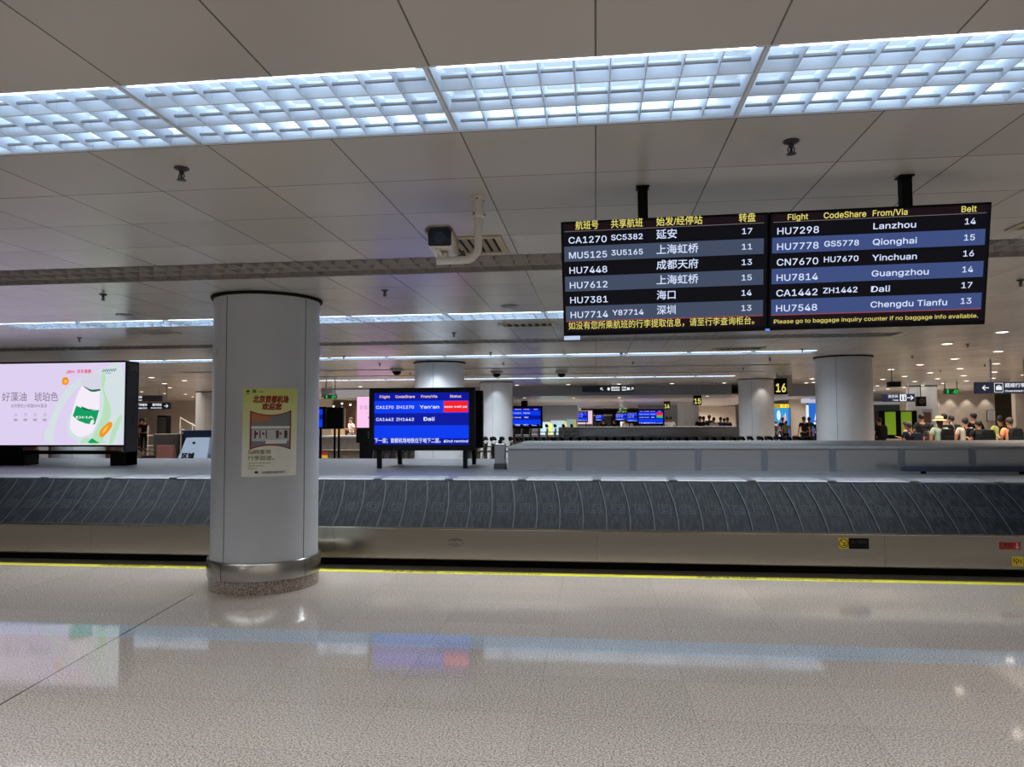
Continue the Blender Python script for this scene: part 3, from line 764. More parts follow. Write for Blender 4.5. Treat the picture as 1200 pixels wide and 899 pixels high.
MB(o).box(-10.2, BY + .02, 1.18, -9.72, BY + .10, 1.27).build('upright', m_black, t)
A = lambda px, py: (lambda p: (p.x, p.z))(aty(px, py, BY))
def fl(k_): return lambda u, v: (u, BY - .0015 - .0006 * k_, v)
ad_bg = emi('ad_lilac', (222, 208, 240), 1.0); ad_g0 = emi('ad_pale_green', (212, 224, 228), 1.0); ad_g1 = emi('ad_light_green', (182, 224, 186), 1.0)
ad_g2 = emi('ad_green', (18, 158, 96), 1.0); ad_w = emi('ad_bottle_white', (244, 236, 248), 1.0); ad_o = emi('ad_orange', (244, 150, 32), 1.0)
ad_r = emi('ad_red', (228, 44, 72), 1.0); ad_k = emi('ad_grey_text', (112, 112, 128), 1.0); ad_o2 = emi('ad_amber', (252, 196, 90), 1.0); ad_g3 = emi('ad_dark_green', (30, 110, 84), 1.0); ad_w2 = emi('ad_bottle_shade', (214, 214, 228), 1)
sc = MB(o); rect(sc, XA, ZA, XB, ZB, fl(0), 0)
def PL(pts, k_, mi): flat(sc, [(min(u_, XB), min(max(v_, ZA), ZB)) for u_, v_ in (A(*p_) for p_ in pts)], fl(k_), mi)
def smoothpts(pts, n=6):
    out = []
    for i in range(len(pts)):
        p0, p1, p2, p3 = (pts[(i + d) % len(pts)] for d in (-1, 0, 1, 2))
        for s in range(n):
            u = s / n
            out.append(tuple(.5 * ((2 * p1[a]) + (-p0[a] + p2[a]) * u + (2 * p0[a] - 5 * p1[a] + 4 * p2[a] - p3[a]) * u * u + (-p0[a] + 3 * p1[a] - 3 * p2[a] + p3[a]) * u ** 3) for a in (0, 1)))
    return out
PL(smoothpts([(58, 519), (60, 490), (76, 458), (100, 440), (122, 432), (143, 430), (143, 519)]), 1, 1)
PL(smoothpts([(64, 519), (68, 490), (82, 464), (96, 452), (90, 470), (80, 492), (80, 510), (92, 519)]), 2, 0)
PL(smoothpts([(106, 519), (118, 492), (122, 468), (118, 448), (121, 436), (124, 444), (122, 456), (130, 480), (124, 506), (118, 519)]), 2, 2)
PL(smoothpts([(128, 519), (133, 500), (141, 486), (143, 490), (137, 506), (132, 519)]), 2, 2)
PL(smoothpts([(82, 500), (86, 478), (91, 462), (96, 452), (96, 442), (110, 438), (118, 444), (117, 456), (117, 470), (116, 486), (110, 504), (100, 511), (90, 511)]), 3, 5)
PL(smoothpts([(96, 452), (97, 440), (108, 434), (119, 441), (117, 457), (108, 458)]), 4, 11)
PL(smoothpts([(98, 452.5), (107, 456.5), (117, 456), (117, 458), (107, 459)]), 5, 9)
PL([(89.5, 475.5), (98, 479), (107, 481), (116.5, 480.5), (114, 490), (111.5, 497.5), (101, 496.5), (92, 493), (85.5, 487.5)], 5, 3)
PL([(95, 476), (104, 479.5), (112, 480), (104, 481.5), (97, 480)], 6, 9); PL(smoothpts([(107, 493), (110, 492), (110, 496), (106, 497)]), 6, 5)
PL(smoothpts([(95, 519), (101, 513), (107, 515), (109, 511), (116, 514), (123, 519)]), 5, 2); PL(smoothpts([(104, 519), (108, 514), (113, 517), (116, 519)]), 6, 3)
PL(smoothpts([(117, 511), (118, 504), (126, 496), (130, 494.5), (132, 498), (128, 505), (121, 512)]), 6, 6); PL(smoothpts([(120, 508), (122, 503), (127, 499), (124, 505)]), 7, 8)
PL(smoothpts([(73, 449), (74, 443), (79, 442.5), (81, 447), (79, 451), (75, 451)]), 6, 6); PL(smoothpts([(75.5, 448), (77, 445), (79, 447), (77.5, 449)]), 7, 8)
def T(s, px, py, hpx, wpx, mi, align='L', bold=0, k_=8, slant=0):
    u, v = A(px, py); sc_ = BY / FPX; text(sc, s, fl(k_), u, v, hpx * sc_, mi, w=wpx * sc_, align=align, bold=bold, slant=slant)
T('JDH', 77.5, 437.5, 4.6, 11.5, 7, bold=.02, slant=.15); T('京东健康', 90.5, 437.5, 4.4, 19.5, 7, bold=.02)
T('好藻油', 2.5, 470.5, 11, 34.5, 10, bold=-.004); T('琥珀色', 40.5, 470.5, 11, 33, 10, bold=-.004)
T('天然黄色小球藻DHA藻油', 13, 478, 4.6, 50, 10)
T('DHA', 89.5, 490.5, 4, 24, 5, bold=.01, slant=-.1)
for i in range(4):
    x = 19 + 11.3 * i; u, v = A(x, 486); e = ellipse(u, v, .022, .022, 12); stroke(sc, e + e[:1], .005, fl(8), 10)
    for d_ in (0, 1):
        u, v = A(x - 2.5, 491.3 + 1.6 * d_); rect(sc, u, v - .007, u + .07, v + .004, fl(8), 10)
for i, L_ in enumerate((18, 40, 36)):
    u, v = A(2, 509.5 + 2.6 * i); rect(sc, u, v - .004, u + L_ * .0133, v + .004, fl(8), 11)
pts = [A(120 + i * .5, 434.5 + 1.6 * sin(i * 1.15) - .03 * i) for i in range(34)]; stroke(sc, pts, .010, fl(8), 9)
u, v = A(124, 437.3); rect(sc, u, v - .004, u + .10, v + .004, fl(8), 9)
sc.build('led_panel', [ad_bg, ad_g0, ad_g1, ad_g2, ad_w, ad_w, ad_o, ad_r, ad_o2, ad_g3, ad_k, ad_w2], c)

# ================================================================== poster and wall plate on the near column
PR = .53 + .003
pa, pz1 = cyl_hit(285, 455, *C1, PR); pb, _ = cyl_hit(348.5, 453, *C1, PR); _, pz0 = cyl_hit(314, 558.5, *C1, PR)
PWd, PHt = (pb - pa) * PR, pz1 - pz0
t = thing('poster', 'green welcome poster with red Chinese heading taped to the near column', 'poster', (*C1, 0))
def pc(k_):
    return lambda u, v: ((PR + .0006 * k_) * cos(pa + u * (pb - pa) - .012 * (1 - v)), (PR + .0006 * k_) * sin(pa + u * (pb - pa) - .012 * (1 - v)), pz0 + v * PHt)
def grid(mb, u0, v0, u1, v1, k_, mi, n=12, top=None, bot=None):
    for i in range(n):
        a, b_ = u0 + (u1 - u0) * i / n, u0 + (u1 - u0) * (i + 1) / n
        ta, tb = (top(a), top(b_)) if top else (v1, v1); ba, bb = (bot(a), bot(b_)) if bot else (v0, v0)
        mb.quad(pc(k_)(a, ba), pc(k_)(b_, bb), pc(k_)(b_, tb), pc(k_)(a, ta), mi)
g_top, g_mid, g_low = mat('poster_yellow_green', (206, 214, 120), .5), mat('poster_pale_green', (222, 230, 184), .5), mat('poster_offwhite', (230, 232, 222), .5)
p_red, p_br, p_grey, p_lg, p_wh, p_dk, p_gr = mat('poster_red', (150, 26, 26), .5), mat('poster_orange', (176, 112, 76), .5), mat('poster_photo_grey', (120, 126, 132), .5), mat('poster_photo_light', (196, 198, 200), .5), mat('poster_white', (226, 226, 224), .5), mat('poster_photo_dark', (70, 62, 62), .5), mat('poster_olive', (146, 156, 72), .5)
b = MB(t.location)
b.o = Vector((0, 0, 0))
for i in range(12):
    grid(b, 0, i / 12, 1, (i + 1) / 12, 0, i)
sheet = b.build('sheet', [mat('poster_tint_%d' % i, tuple(round(a + (c_ - a) * max(0, (i - 3) / 8)) for a, c_ in zip((230, 232, 220), (204, 212, 118))), .5) for i in range(12)], t)
b = MB()
tp_ = lambda u: .735 - .05 * (1 - ((u - .5) / .36) ** 2); bt_ = lambda u: .315 + .045 * (1 - ((u - .5) / .36) ** 2)
grid(b, .14, 0, .88, 1, 1, 0, 16, lambda u: tp_(u) + .012, lambda u: bt_(u) - .012)
grid(b, .165, 0, .855, 1, 2, 1, 16, tp_, bt_)
grid(b, .165, .60, .5, .70, 3, 2, 8, lambda u: tp_(u), lambda u: .60 + .06 * u)
grid(b, .165, 0, .855, 1, 3, 3, 12, lambda u: .57, lambda u: .54)
grid(b, .18, .40, .84, .53, 3, 4, 8)
for u_, w_ in ((.22, .03), (.31, .02), (.42, .02), (.60, .05), (.75, .06)): grid(b, u_, .43, u_ + w_, .52, 4, 5, 2)
for u_ in (.25, .36, .66): grid(b, u_, .47, u_ + .035, .50, 5, 0, 2)
grid(b, .42, .37, .80, .41, 4, 6, 4)
b.build('printed_picture', [p_red, p_grey, p_br, p_wh, p_lg, p_dk, p_wh], sheet)
def PT(mb, s, u, v, h, w, k_=3, mi=0, align='C', bold=.03, slant=0):
    fn = pc(k_); q_ = MB(); text(q_, s, lambda x, y: (x, y, 0), 0, 0, h / 1.0, mi, w=None, align='L', bold=bold, slant=slant)
    xs_ = [p_.x for p_ in q_.v]; x0, x1 = min(xs_), max(xs_); kx = w / (x1 - x0)
    off = {'C': -w / 2, 'L': 0}[align]
    mb.add([fn(u + off + (p_.x - x0) * kx, v + p_.y) for p_ in q_.v], q_.f, mi)
b = MB(); PT(b, '北京首都机场', .505, .835, .075, .64, bold=.05, slant=.12); PT(b, '欢迎您', .52, .755, .068, .36, bold=.05, slant=.12); b.build('red_heading', p_red, sheet)
b = MB(); PT(b, '扫码查询', .115, .255, .048, .40, align='L', bold=.02); PT(b, '行李踪迹。', .115, .185, .048, .46, align='L', bold=.02)
for i in range(3): grid(b, .115, .150 - .03 * i, .115 + .40 - .12 * i, .156 - .03 * i, 3, 0, 4)
b.build('olive_lettering', p_gr, sheet)
b = MB(); grid(b, .115, .015, .86, .075, 1, 0); PT_ = MB(); b.build('footer_strip', p_wh, sheet)
b = MB(); PT(b, '北京首都国际机场股份有限公司', .36, .034, .024, .42, align='L', bold=.02)
flat(b, [(pc(4)(u, v)) and (u, v) for u, v in ellipse(.27, .05, .035, .013, 14)], pc(4)); flat(b, ellipse(.09, .965, .035, .013, 14), pc(4)); PT(b, '北京', .21, .952, .022, .06); grid(b, .17, .945, .24, .985, 2, 1, 2)
grid(b, .06, .935, .13, .941, 3, 0, 2); grid(b, .28, .955, .37, .962, 3, 0, 2)
b.build('small_marks', [mat('poster_ink', (52, 56, 52), .5), p_gr], sheet)
a, z = cyl_hit(252.5, 413.5, *C1, .53); pp = Vector((C1[0] + .533 * cos(a), C1[1] + .533 * sin(a), z))
t = thing('wall_plate', 'small square pale cover plate high on the near column', 'cover plate', pp, a + pi / 2)
MB().box(-.046, -.004, -.048, .046, .012, .048).build('plate', mat('ivory_plate', (196, 196, 190), .5), t, bevel=.004)
b = MB()
for x in (-.03, .03): b.lathe((x, -.005, 0), [(.004, -.001), (.004, .002)], 8, 0, 'y')
b.build('screw', m_alu, t)

# ================================================================== security camera on its ceiling arm
t = thing('security_camera', 'white box security camera on a bent ceiling arm, left of the flight board', 'security camera', (-.658, 4.03, CEIL))
MB().lathe((0, 0, 0), [(.040, 0), (.040, -.012), (.030, -.014), (.030, -.085), (.036, -.09), (.036, -.115), (.027, -.12), (.027, -.16)], 20).build('ceiling_flange', m_cream, t, smooth=40)
b = MB()
for a in (0, 2.1, 4.2): b.ball((.037 * cos(a), .037 * sin(a), -.102), .006, .006, .006, 8, 4)
for a in (.5, 2.6, 4.7): b.ball((.034 * cos(a), .034 * sin(a), -.014), .006, .006, .005, 8, 4)
b.build('screw', m_dark, t)
arc = [(0, 0, -.12), (0, 0, -.27)] + [(-.075 + .075 * cos(s), 0, -.285 - .075 * sin(s)) for s in (0, .26, .52, .78, 1.05, 1.31, 1.57)] + [(-.24, 0, -.362)]
MB().tube(arc, .0225, 16).build('arm', m_cream, t, smooth=40)
MB().box(-.235, -.022, -.345, -.175, .022, -.315).build('mount_block', m_cream, t, bevel=.004)
hd = MB()
ang = .07   # the camera looks towards us and a little to the left
def rot(x, y, z): return (-.205 + x * cos(ang) - y * sin(ang), x * sin(ang) + y * cos(ang), -.255 + z)
sec = [(-.070, -.045), (-.062, -.055), (.062, -.055), (.070, -.045), (.070, .035), (.054, .052), (-.054, .052), (-.070, .035)]
hd.prism(sec, lambda x, z: rot(x, -.13, z), lambda x, z: rot(x, .17, z))
H_ = hd.build('camera_housing', m_cream, t, bevel=.006)
sh = MB(); sec2 = [(-.078, .02), (-.078, .040), (-.058, .060), (.058, .060), (.078, .040), (.078, .02), (.074, .02), (.074, .038), (.056, .056), (-.056, .056), (-.074, .038), (-.074, .02)]
sh.prism(sec2, lambda x, z: rot(x, -.165, z), lambda x, z: rot(x, .15, z)); sh.build('sun_shield', mat('worn_shield', (150, 142, 128), .5), t)
fc = MB(); fc.prism([(q[0] * .93, q[1] * .93) for q in sec], lambda x, z: rot(x, -.1325, z), lambda x, z: rot(x, -.128, z)); F_ = fc.build('front_glass', mat('black_glass', (3, 3, 5), .2, 0, .2), t)
ln = MB()
for i, (r0, d) in enumerate(((.040, -.1335), (.030, -.1345))):
    ln.prism(ellipse(0, -.003, r0, r0, 24), lambda x, z, d=d: rot(x, d, z), lambda x, z, d=d: rot(x, d + .003, z), i)
ln.build('lens', [mat('lens_ring', (10, 10, 13), .3, 0, .3), mat('lens_glass', (8, 8, 14), .15, 0, .3)], F_)
MB().tube([rot(.03, .16, -.03), rot(.05, .20, -.06), (-.10, .07, -.30), (-.085, .045, -.345), (-.09, .0, -.355)], .011, 10).build('cable', mat('dark_cable', (96, 88, 78), .6), t, smooth=40)
MB().tube([rot(-.02, -.11, -.06), (-.212, -.03, -.33)], .012, 8).build('swivel', m_cream, t, smooth=40)

# ================================================================== ceiling fittings
def vent(label, x, y, w, d):
    t = thing('air_vent', label, 'air vent', (x, y, CEIL))
    b = MB(); e = .05
    for bx_ in ((-w / 2, -d / 2, w / 2, -d / 2 + e), (-w / 2, d / 2 - e, w / 2, d / 2), (-w / 2, -d / 2 + e, -w / 2 + e, d / 2 - e), (w / 2 - e, -d / 2 + e, w / 2, d / 2 - e)):
        b.box(bx_[0], bx_[1], -.012, bx_[2], bx_[3], -.0005)
    b.build('frame', mat('yellowed_frame', (168, 156, 128), .5), t)
    MB().box(-w / 2 + e, -d / 2 + e, -.002, w / 2 - e, d / 2 - e, -.0005).build('duct_opening', m_blackm, t)
    b = MB(); n = 7
    for q in range(n):
        x_ = -w / 2 + e + (w - 2 * e) * (q + .5) / n
        b.add([(x_ - .028, -d / 2 + e, -.012), (x_ + .006, -d / 2 + e, -.002), (x_ + .006, d / 2 - e, -.002), (x_ - .028, d / 2 - e, -.012)], [(0, 1, 2, 3)])
    b.build('vanes', mat('vent_vane', (132, 122, 100), .5), t)
    return t
vent('yellowed square air vent in the ceiling just behind the security camera', -.90, 5.14, .52, .52)
vent('air vent partly hidden by the right end of the flight board', 3.05, 4.95, .55, .52)
vent('air vent behind the lit row, left of the near column', -6.25, 9.6, .55, .45)
vent('air vent behind the lit row, just left of the flight board', -.9, 9.6, .75, .40)
vent('small dark air vent near the far right end of the third lit row', 2.6, 13.5, .9, .4)
for x, y, lab in ((-5.6, 8.0, 'flat round ceiling speaker before the lit row at left'), (-.95, 8.0, 'flat round ceiling speaker before the lit row left of the flight board')):
    t = thing('ceiling_speaker', lab, 'ceiling speaker', (x, y, CEIL))
    MB().lathe((0, 0, 0), [(.10, -.001), (.10, -.008), (.085, -.012)], 24).build('ring', m_alu, t, smooth=40)
    MB().lathe((0, 0, 0), [(.084, -.010), (.02, -.013)], 24).build('mesh_cover', m_grille, t, smooth=40)
for px_, py_, lab in ((465, 433, 'dark dome camera on the ceiling above the near blue display'), (582, 436, 'small dome camera above the pale round column, left of the flight board'), (658, 436, 'small dome camera under the left corner of the flight board')):
    q = atz(px_, py_ - 1, CEIL); t = thing('dome_camera', lab, 'dome camera', q)
    MB().lathe((0, 0, 0), [(.16, 0), (.16, -.05), (.13, -.07)], 20).build('dome_base', m_grille, t, smooth=40)
    MB().ball((0, 0, -.07), .11, .11, .10, 16, 10).build('dome', m_black, t, smooth=60)
sp = thing('sprinkler', 'x', 'sprinkler', (0, 0, CEIL))
MB().lathe((0, 0, 0), [(.036, -.001), (.036, -.006), (.022, -.014), (.014, -.016)], 20).build('escutcheon', m_dark, sp, smooth=40)
b = MB(); b.lathe((0, 0, 0), [(.012, -.014), (.012, -.03), (.006, -.032), (.006, -.058)], 12)
for s in (-1, 1): b.tube([(s * .010, 0, -.03), (s * .016, 0, -.042), (s * .006, 0, -.060)], .003, 6)
b.build('body', m_dark, sp, smooth=40)
MB().lathe((0, 0, 0), [(.004, -.056), (.022, -.060), (.022, -.063), (.004, -.064)], 16).build('deflector', m_dark, sp, smooth=40)
SPK = [(213, 197, 'sprinkler head in the ceiling at upper left, left of the security camera'), (927, 165, 'sprinkler head in the ceiling above the right half of the flight board'),
       (121, 345, 'sprinkler head left of the near column top, above the advertising screen'), (451, 340, 'sprinkler head in the ceiling right of the near column, above the lit row'),
       (93, 396, 'sprinkler head above the advertising screen, behind the lit row'), (532, 390, 'sprinkler head between lit row and grille above the blue display'),
       (575, 413, None), (590, 425, None), (445, 426, None), (728, 414, None), (742, 424, None), (940, 409, None), (902, 420, None), (871, 431, None), (1134, 403, None), (1069, 417, None), (1154, 427, None), (1102, 434, None), (403, 417, None), (481, 437, None), (1196, 328, 'sprinkler head at the right edge, beside the flight board')]
for i, (px_, py_, lab) in enumerate(SPK):
    q = atz(px_, py_, CEIL); lab2 = lab or 'tiny distant sprinkler head in the ceiling beyond the third lit row'
    g = None if lab else 'distant sprinkler heads'
    if i == 0: sp.location = q; sp['label'] = lab2
    else: dup(sp, q, None, lab2, g)

# ================================================================== hanging signs
def sign(name, label, px0, py0, px1, py1, Y, m=None, draw=None, rods=(), cat='sign', ceil=CEIL, depth=.10):
    a, b_ = aty(px0, py1, Y), aty(px1, py0, Y); w, h = b_.x - a.x, b_.z - a.z
    t = thing(name, label, cat, ((a.x + b_.x) / 2, Y, (a.z + b_.z) / 2))
    p = MB().box(-w / 2, 0, -h / 2, w / 2, depth, h / 2).build('sign_box', m or m_navy, t, bevel=.005)
    for r in rods:
        MB().tube([(r * w / 2, depth / 2, h / 2 - .01), (r * w / 2, depth / 2, ceil - t.location.z)], .018, 8).build('hanging_rod', m_alu, t)
    if draw:
        lb = MB(); draw(lb, w, h, lambda u, v: (u, -.004, v)); lb.build('lettering', [m_signw, m_navy, m_scry, m_grn], t)
    return t
def arrow(mb, cx, cz, s, a, f, mi=0):
    R_ = lambda x, y: (cx + s * (x * cos(a) - y * sin(a)), cz + s * (x * sin(a) + y * cos(a)))
    flat(mb, [R_(-1, -.14), R_(.5, -.14), R_(.5, .14), R_(-1, .14)], f, mi)
    for sg in (1, -1): flat(mb, [R_(1, 0), R_(.25, sg * .75), R_(-.1, sg * .75), R_(.55, 0)], f, mi)
def d_over(mb, w, h, f):
    arrow(mb, -w * .36, 0, h * .28, pi, f)
    x = -w * .16; rect(mb, x - h * .36, -h * .4, x + h * .36, h * .4, f, 0); rect(mb, x - h * .32, -h * .36, x + h * .32, h * .36, lambda u, v: (u, -.005, v), 1)
    g = lambda u, v: (u, -.006, v); rect(mb, x - h * .22, -h * .2, x + h * .24, h * .12, g, 0); rect(mb, x - h * .09, h * .12, x + h * .1, h * .22, g, 0)
    rect(mb, x - h * .05, h * .12, x + h * .06, h * .18, lambda u, v: (u, -.007, v), 1)
    text(mb, '超规行李提取', f, x + h * .5, h * .02, h * .34, 0, w=w * .46, bold=.02); text(mb, 'Oversized Baggage', f, x + h * .5, -h * .36, h * .22, 0, w=w * .50, bold=.02)
sign('hanging_sign', 'large navy hanging sign with left arrow for oversized baggage, right edge', 1144, 447, 1222, 461.5, 17, None, d_over, (-.5, .5))
def d_toilet(mb, w, h, f):
    text(mb, '洗手间', f, -w * .34, h * .0, h * .36, 0, w=w * .30, bold=.02); text(mb, 'Toilet', f, -w * .2, -h * .38, h * .24, 0, w=w * .18, bold=.02)
    x = w * .13; rect(mb, x - h * .4, -h * .42, x + h * .4, h * .42, f, 0)
    g = lambda u, v: (u, -.005, v)
    for q in (-.18, .18):
        rect(mb, x + h * (q - .07), -h * .3, x + h * (q + .07), h * .14, g, 1); flat(mb, ellipse(x + h * q, h * .24, h * .07, h * .07, 10), g, 1)
    arrow(mb, w * .36, 0, h * .38, 0, f)
sign('hanging_sign', 'small navy hanging toilet sign with right arrow, right of the grey column', 1035, 461.5, 1072, 471, 24, None, d_toilet, (.65,))
def d_exit(mb, w, h, f):
    g3 = 3
    for cx, s in ((w * .22, 1), ):
        flat(mb, ellipse(cx + h * .12, h * .28, h * .1, h * .1, 10), f, g3); stroke(mb, [(cx, h * .15), (cx - h * .05, -h * .1), (cx + h * .2, -h * .2), (cx + h * .15, -h * .42)], h * .14, f, g3)
        stroke(mb, [(cx - h * .05, -h * .1), (cx - h * .3, -h * .35)], h * .13, f, g3); stroke(mb, [(cx + h * .25, h * .1), (cx, h * .12), (cx - h * .22, -h * .02)], h * .1, f, g3)
    rect(mb, -w * .33, -h * .35, -w * .22, h * .35, f, g3); rect(mb, w * .36, -h * .3, w * .44, h * .3, f, g3)
m_exit = mat('exit_green', (10, 62, 34), .4, 0, .5, (14, 84, 46), .35)
sign('exit_sign', 'green illuminated running-man exit sign above the crowd at right', 1107, 455.5, 1123.5, 462, 28, m_exit, d_exit, (-.85, .85))
sign('exit_sign', 'green running-man exit sign hung on two long rods right of the near column', 379.5, 462.3, 394, 467.6, 22, mat('exit_dark_green', (8, 40, 24), .4, 0, .5, (12, 60, 34), .6), d_exit, (-.72, .72))
def d_two(kind):
    def d(mb, w, h, f):
        if kind: arrow(mb, -w * .43, 0, h * .3, pi * .75, f)
        text(mb, '行李查询', f, -w * .33, h * .02, h * .36, 0, w=w * .24, bold=.03); text(mb, 'Baggage Inquiry', f, -w * .33, -h * .36, h * .24, 0, w=w * .25, bold=.03)
        if kind:
            text(mb, '国内到达', f, w * .06, h * .02, h * .36, 0, w=w * .24, bold=.03); text(mb, 'Domestic Arrivals', f, w * .02, -h * .36, h * .24, 0, w=w * .28, bold=.03)
            arrow(mb, w * .42, 0, h * .34, 0, f)
    return d
sign('hanging_sign', 'navy hanging sign with white text and right arrow, right of the advertising screen', 154, 472, 198.5, 480, 24, None, d_two(1), (-.8, .8))
sign('hanging_sign', 'dim grey hanging sign just above the navy sign, right of the advertising screen', 150, 463.2, 190, 470.6, 27, mat('dim_sign', (74, 78, 92), .4), d_two(0), (-.8, .8))
def d_mid(mb, w, h, f):
    arrow(mb, -w * .12, 0, h * .36, pi * .75, f); flat(mb, ellipse(w * .01, 0, h * .25, h * .3, 10), f)
    for a in (.06, .26): text(mb, '国际到达' if a < .1 else '行李', f, w * a, h * .05, h * .34, 0, w=w * (.16 if a < .1 else .08), bold=.04); rect(mb, w * a, -h * .32, w * (a + (.16 if a < .1 else .08)), -h * .12, f)
    rect(mb, w * .355, -h * .25, w * .41, h * .25, f); arrow(mb, w * .455, 0, h * .36, pi / 4, f)
sign('hanging_sign', 'long navy sign with white arrows hung under the middle fascia', 682, 452.5, 743.5, 459.3, 27.6, None, d_mid, (-.7, .7))
def d_far(mb, w, h, f):
    rect(mb, w * .2, -h * .2, w * .46, h * .25, f)
sign('hanging_sign', 'farthest dark navy sign hung low at the end of the hall', 686, 468, 724, 472.6, 50, None, d_far, (-.7, .7), ceil=2.585)
def number_sign(n, label, px0, py0, px1, py1, Y, ceil):
    def d(mb, w, h, f): text(mb, n, f, 0, -h * .34, h * .68, 2, w=w * .76, align='C', bold=.02)
    return sign('belt_number_sign', label, px0, py0, px1, py1, Y, m_blackm, d, (-.6, .6), 'number sign', ceil, .08)
number_sign('16', 'black hanging sign with large yellow number 16 left of the wide grey column', 908, 443.2, 922.3, 462.4, 21, CEIL)
number_sign('15', 'black hanging sign with yellow number 15 left of the pale column', 812.8, 463.2, 822, 474.8, 27.5, CEIL)
number_sign('14', 'small distant black sign with yellow number 14 right of the blue display', 778, 470.5, 785.2, 479.8, 38, 2.585)
t = thing('loudspeaker', 'black box loudspeaker hung on the pale wall right of the toilet sign', 'loudspeaker', aty(1079, 470.5, 30))
MB().box(-.16, -.12, -.19, .16, .12, .19).build('cabinet', m_black, t, bevel=.015); MB().tube([(0, 0, .18), (0, 0, CEIL - t.location.z)], .02, 8).build('hanger', m_dark, t)
MB().lathe((0, -.121, 0), [(.12, 0), (.11, -.006)], 20, 0, 'y').build('grille', m_dark, t)
t = thing('ceiling_box', 'black projector-like box hung under the ceiling above the toilet sign', 'hanging box', aty(1047.5, 450.5, 20))
MB().box(-.13, -.14, -.07, .13, .14, .07).build('case', m_blackm, t, bevel=.01); MB().tube([(-.05, 0, .06), (-.05, 0, CEIL - t.location.z)], .012, 8).build('hanger', m_dark, t)
t = thing('ceiling_box', 'small black camera box on top of the second blue display', 'hanging box', aty(614.5, 473, 30.4))
MB().box(-.13, -.10, -.12, .13, .14, .12).build('case', m_black, t, bevel=.01)
MB().tube([(0, 0, .1), (0, 0, CEIL - .0 - t.location.z)], .012, 8).build('hanger', m_dark, t)

# ================================================================== lit panels, lockers, screens beyond
t = thing('advertising_screen', 'pink portrait advertising screen on a black base, left of the blue flight display', 'advertising screen', (-7.45, 24.0, 0))
MB().box(-.72, 0, 1.38, .72, .12, 2.50).build('cabinet', m_black, t, bevel=.01)
b = MB(); f1 = lambda u, v: (u, -.002, v); rect(b, -.70, 1.42, .70, 2.485, f1, 0)
f2 = lambda u, v: (u, -.003, v)
text(b, '好藻油', f2, -.60, 2.04, .13, 1, w=.42, bold=0); rect(b, -.42, 1.92, -.10, 1.93, f2, 1)
for x in (-.28, -.10): flat(b, ellipse(x, 1.76, .035, .045, 10), f2, 1)
b.build('display_panel', [emi('screen_pink', (246, 196, 236), 1.05), emi('screen_mauve', (196, 150, 190), 1)], t)
MB().box(-.72, -.02, .90, .72, .2, 1.38).build('base', m_black, t, bevel=.01)
MB().box(-.3, -.026, 1.05, .72, -.016, 1.3).build('base_panel', m_dark, t)
MB().box(-.6, 0, 0, .6, .2, .9).build('foot', m_black, t)
def lightbox(label, px0, py0, px1, py1, Y, draw):
    a, b_ = aty(px0, py1, Y), aty(px1, py0, Y); w = b_.x - a.x; z0, z1 = max(a.z, .1), b_.z
    t = thing('lightbox', label, 'lightbox', ((a.x + b_.x) / 2, Y, 0))
    MB().box(-w / 2 - .05, 0, 0, w / 2 + .05, .15, z1 + .05).build('frame', m_dark, t)
    b = MB(); rect(b, -w / 2, z0, w / 2, z1, lambda u, v: (u, -.003, v), 0)
    draw(b, w, z0, z1, lambda u, v: (u, -.006, v)); b.build('lit_panel', [emi('lightbox_blue', (54, 158, 220), .95), emi('lightbox_white', (226, 240, 250), 1), emi('lightbox_pink', (230, 150, 180), .9), emi('lightbox_deep', (40, 110, 214), .95)], t)
def d_lb1(b, w, z0, z1, f):
    H = z1 - z0
    flat(b, ellipse(-w * .2, z1 - H * .22, w * .12, H * .16, 12), f, 1); flat(b, [(w * .02, z0 + H * .35), (w * .22, z1 - H * .12), (w * .34, z0 + H * .3)], f, 1)
    flat(b, ellipse(w * .18, z1 - H * .3, w * .10, H * .12, 12), f, 2); rect(b, -w * .42, z0, w * .4, z0 + H * .16, f, 1); rect(b, w * .4, z0, w * .48, z1, f, 3)
lightbox('tall bright blue lightbox below the number 16 sign, behind walking people', 907.5, 478.5, 925.5, 516, 50, d_lb1)
def d_lb2(b, w, z0, z1, f):
    H = z1 - z0; rect(b, -w / 2, z0, w / 2, z1, f, 3); g = lambda u, v: (u, -.008, v)
    flat(b, [(-w * .1, z0 + H * .5), (w * .1, z1 - H * .1), (w * .2, z1 - H * .12), (0, z0 + H * .45)], g, 1); flat(b, ellipse(0, z0 + H * .38, w * .3, H * .06, 12), g, 1)
    flat(b, ellipse(w * .1, z0 + H * .12, w * .2, H * .1, 10), g, 2)
lightbox('blue lightbox poster partly hidden by the left edge of the wide grey column', 948, 472.5, 964, 512, 52, d_lb2)
t = thing('lightbox', 'bright white glowing panel left of the blue lightbox, by the wide grey column', 'lightbox', aty(945.5, 490, 51)); t.location.z = 0
MB().box(-.15, 0, 0, .15, .1, 2.6).build('frame', m_white, t); b = MB(); rect(b, -.13, .3, .13, 2.55, lambda u, v: (u, -.003, v)); b.build('lit_panel', emi('lightbox_white', (226, 240, 250), 1), t)
t = thing('lightbox', 'pale lilac lit panel above the blue lightbox by the wide grey column', 'lightbox', aty(952.5, 465, 50))
MB().box(-.75, 0, -.42, .75, .1, .42).build('frame', m_white, t); b = MB(); rect(b, -.73, -.4, .73, .4, lambda u, v: (u, -.003, v), 0); rect(b, -.16, -.16, .24, .2, lambda u, v: (u, -.006, v), 1)
b.build('lit_panel', [emi('lilac_panel', (206, 206, 232), .8), m_black], t)
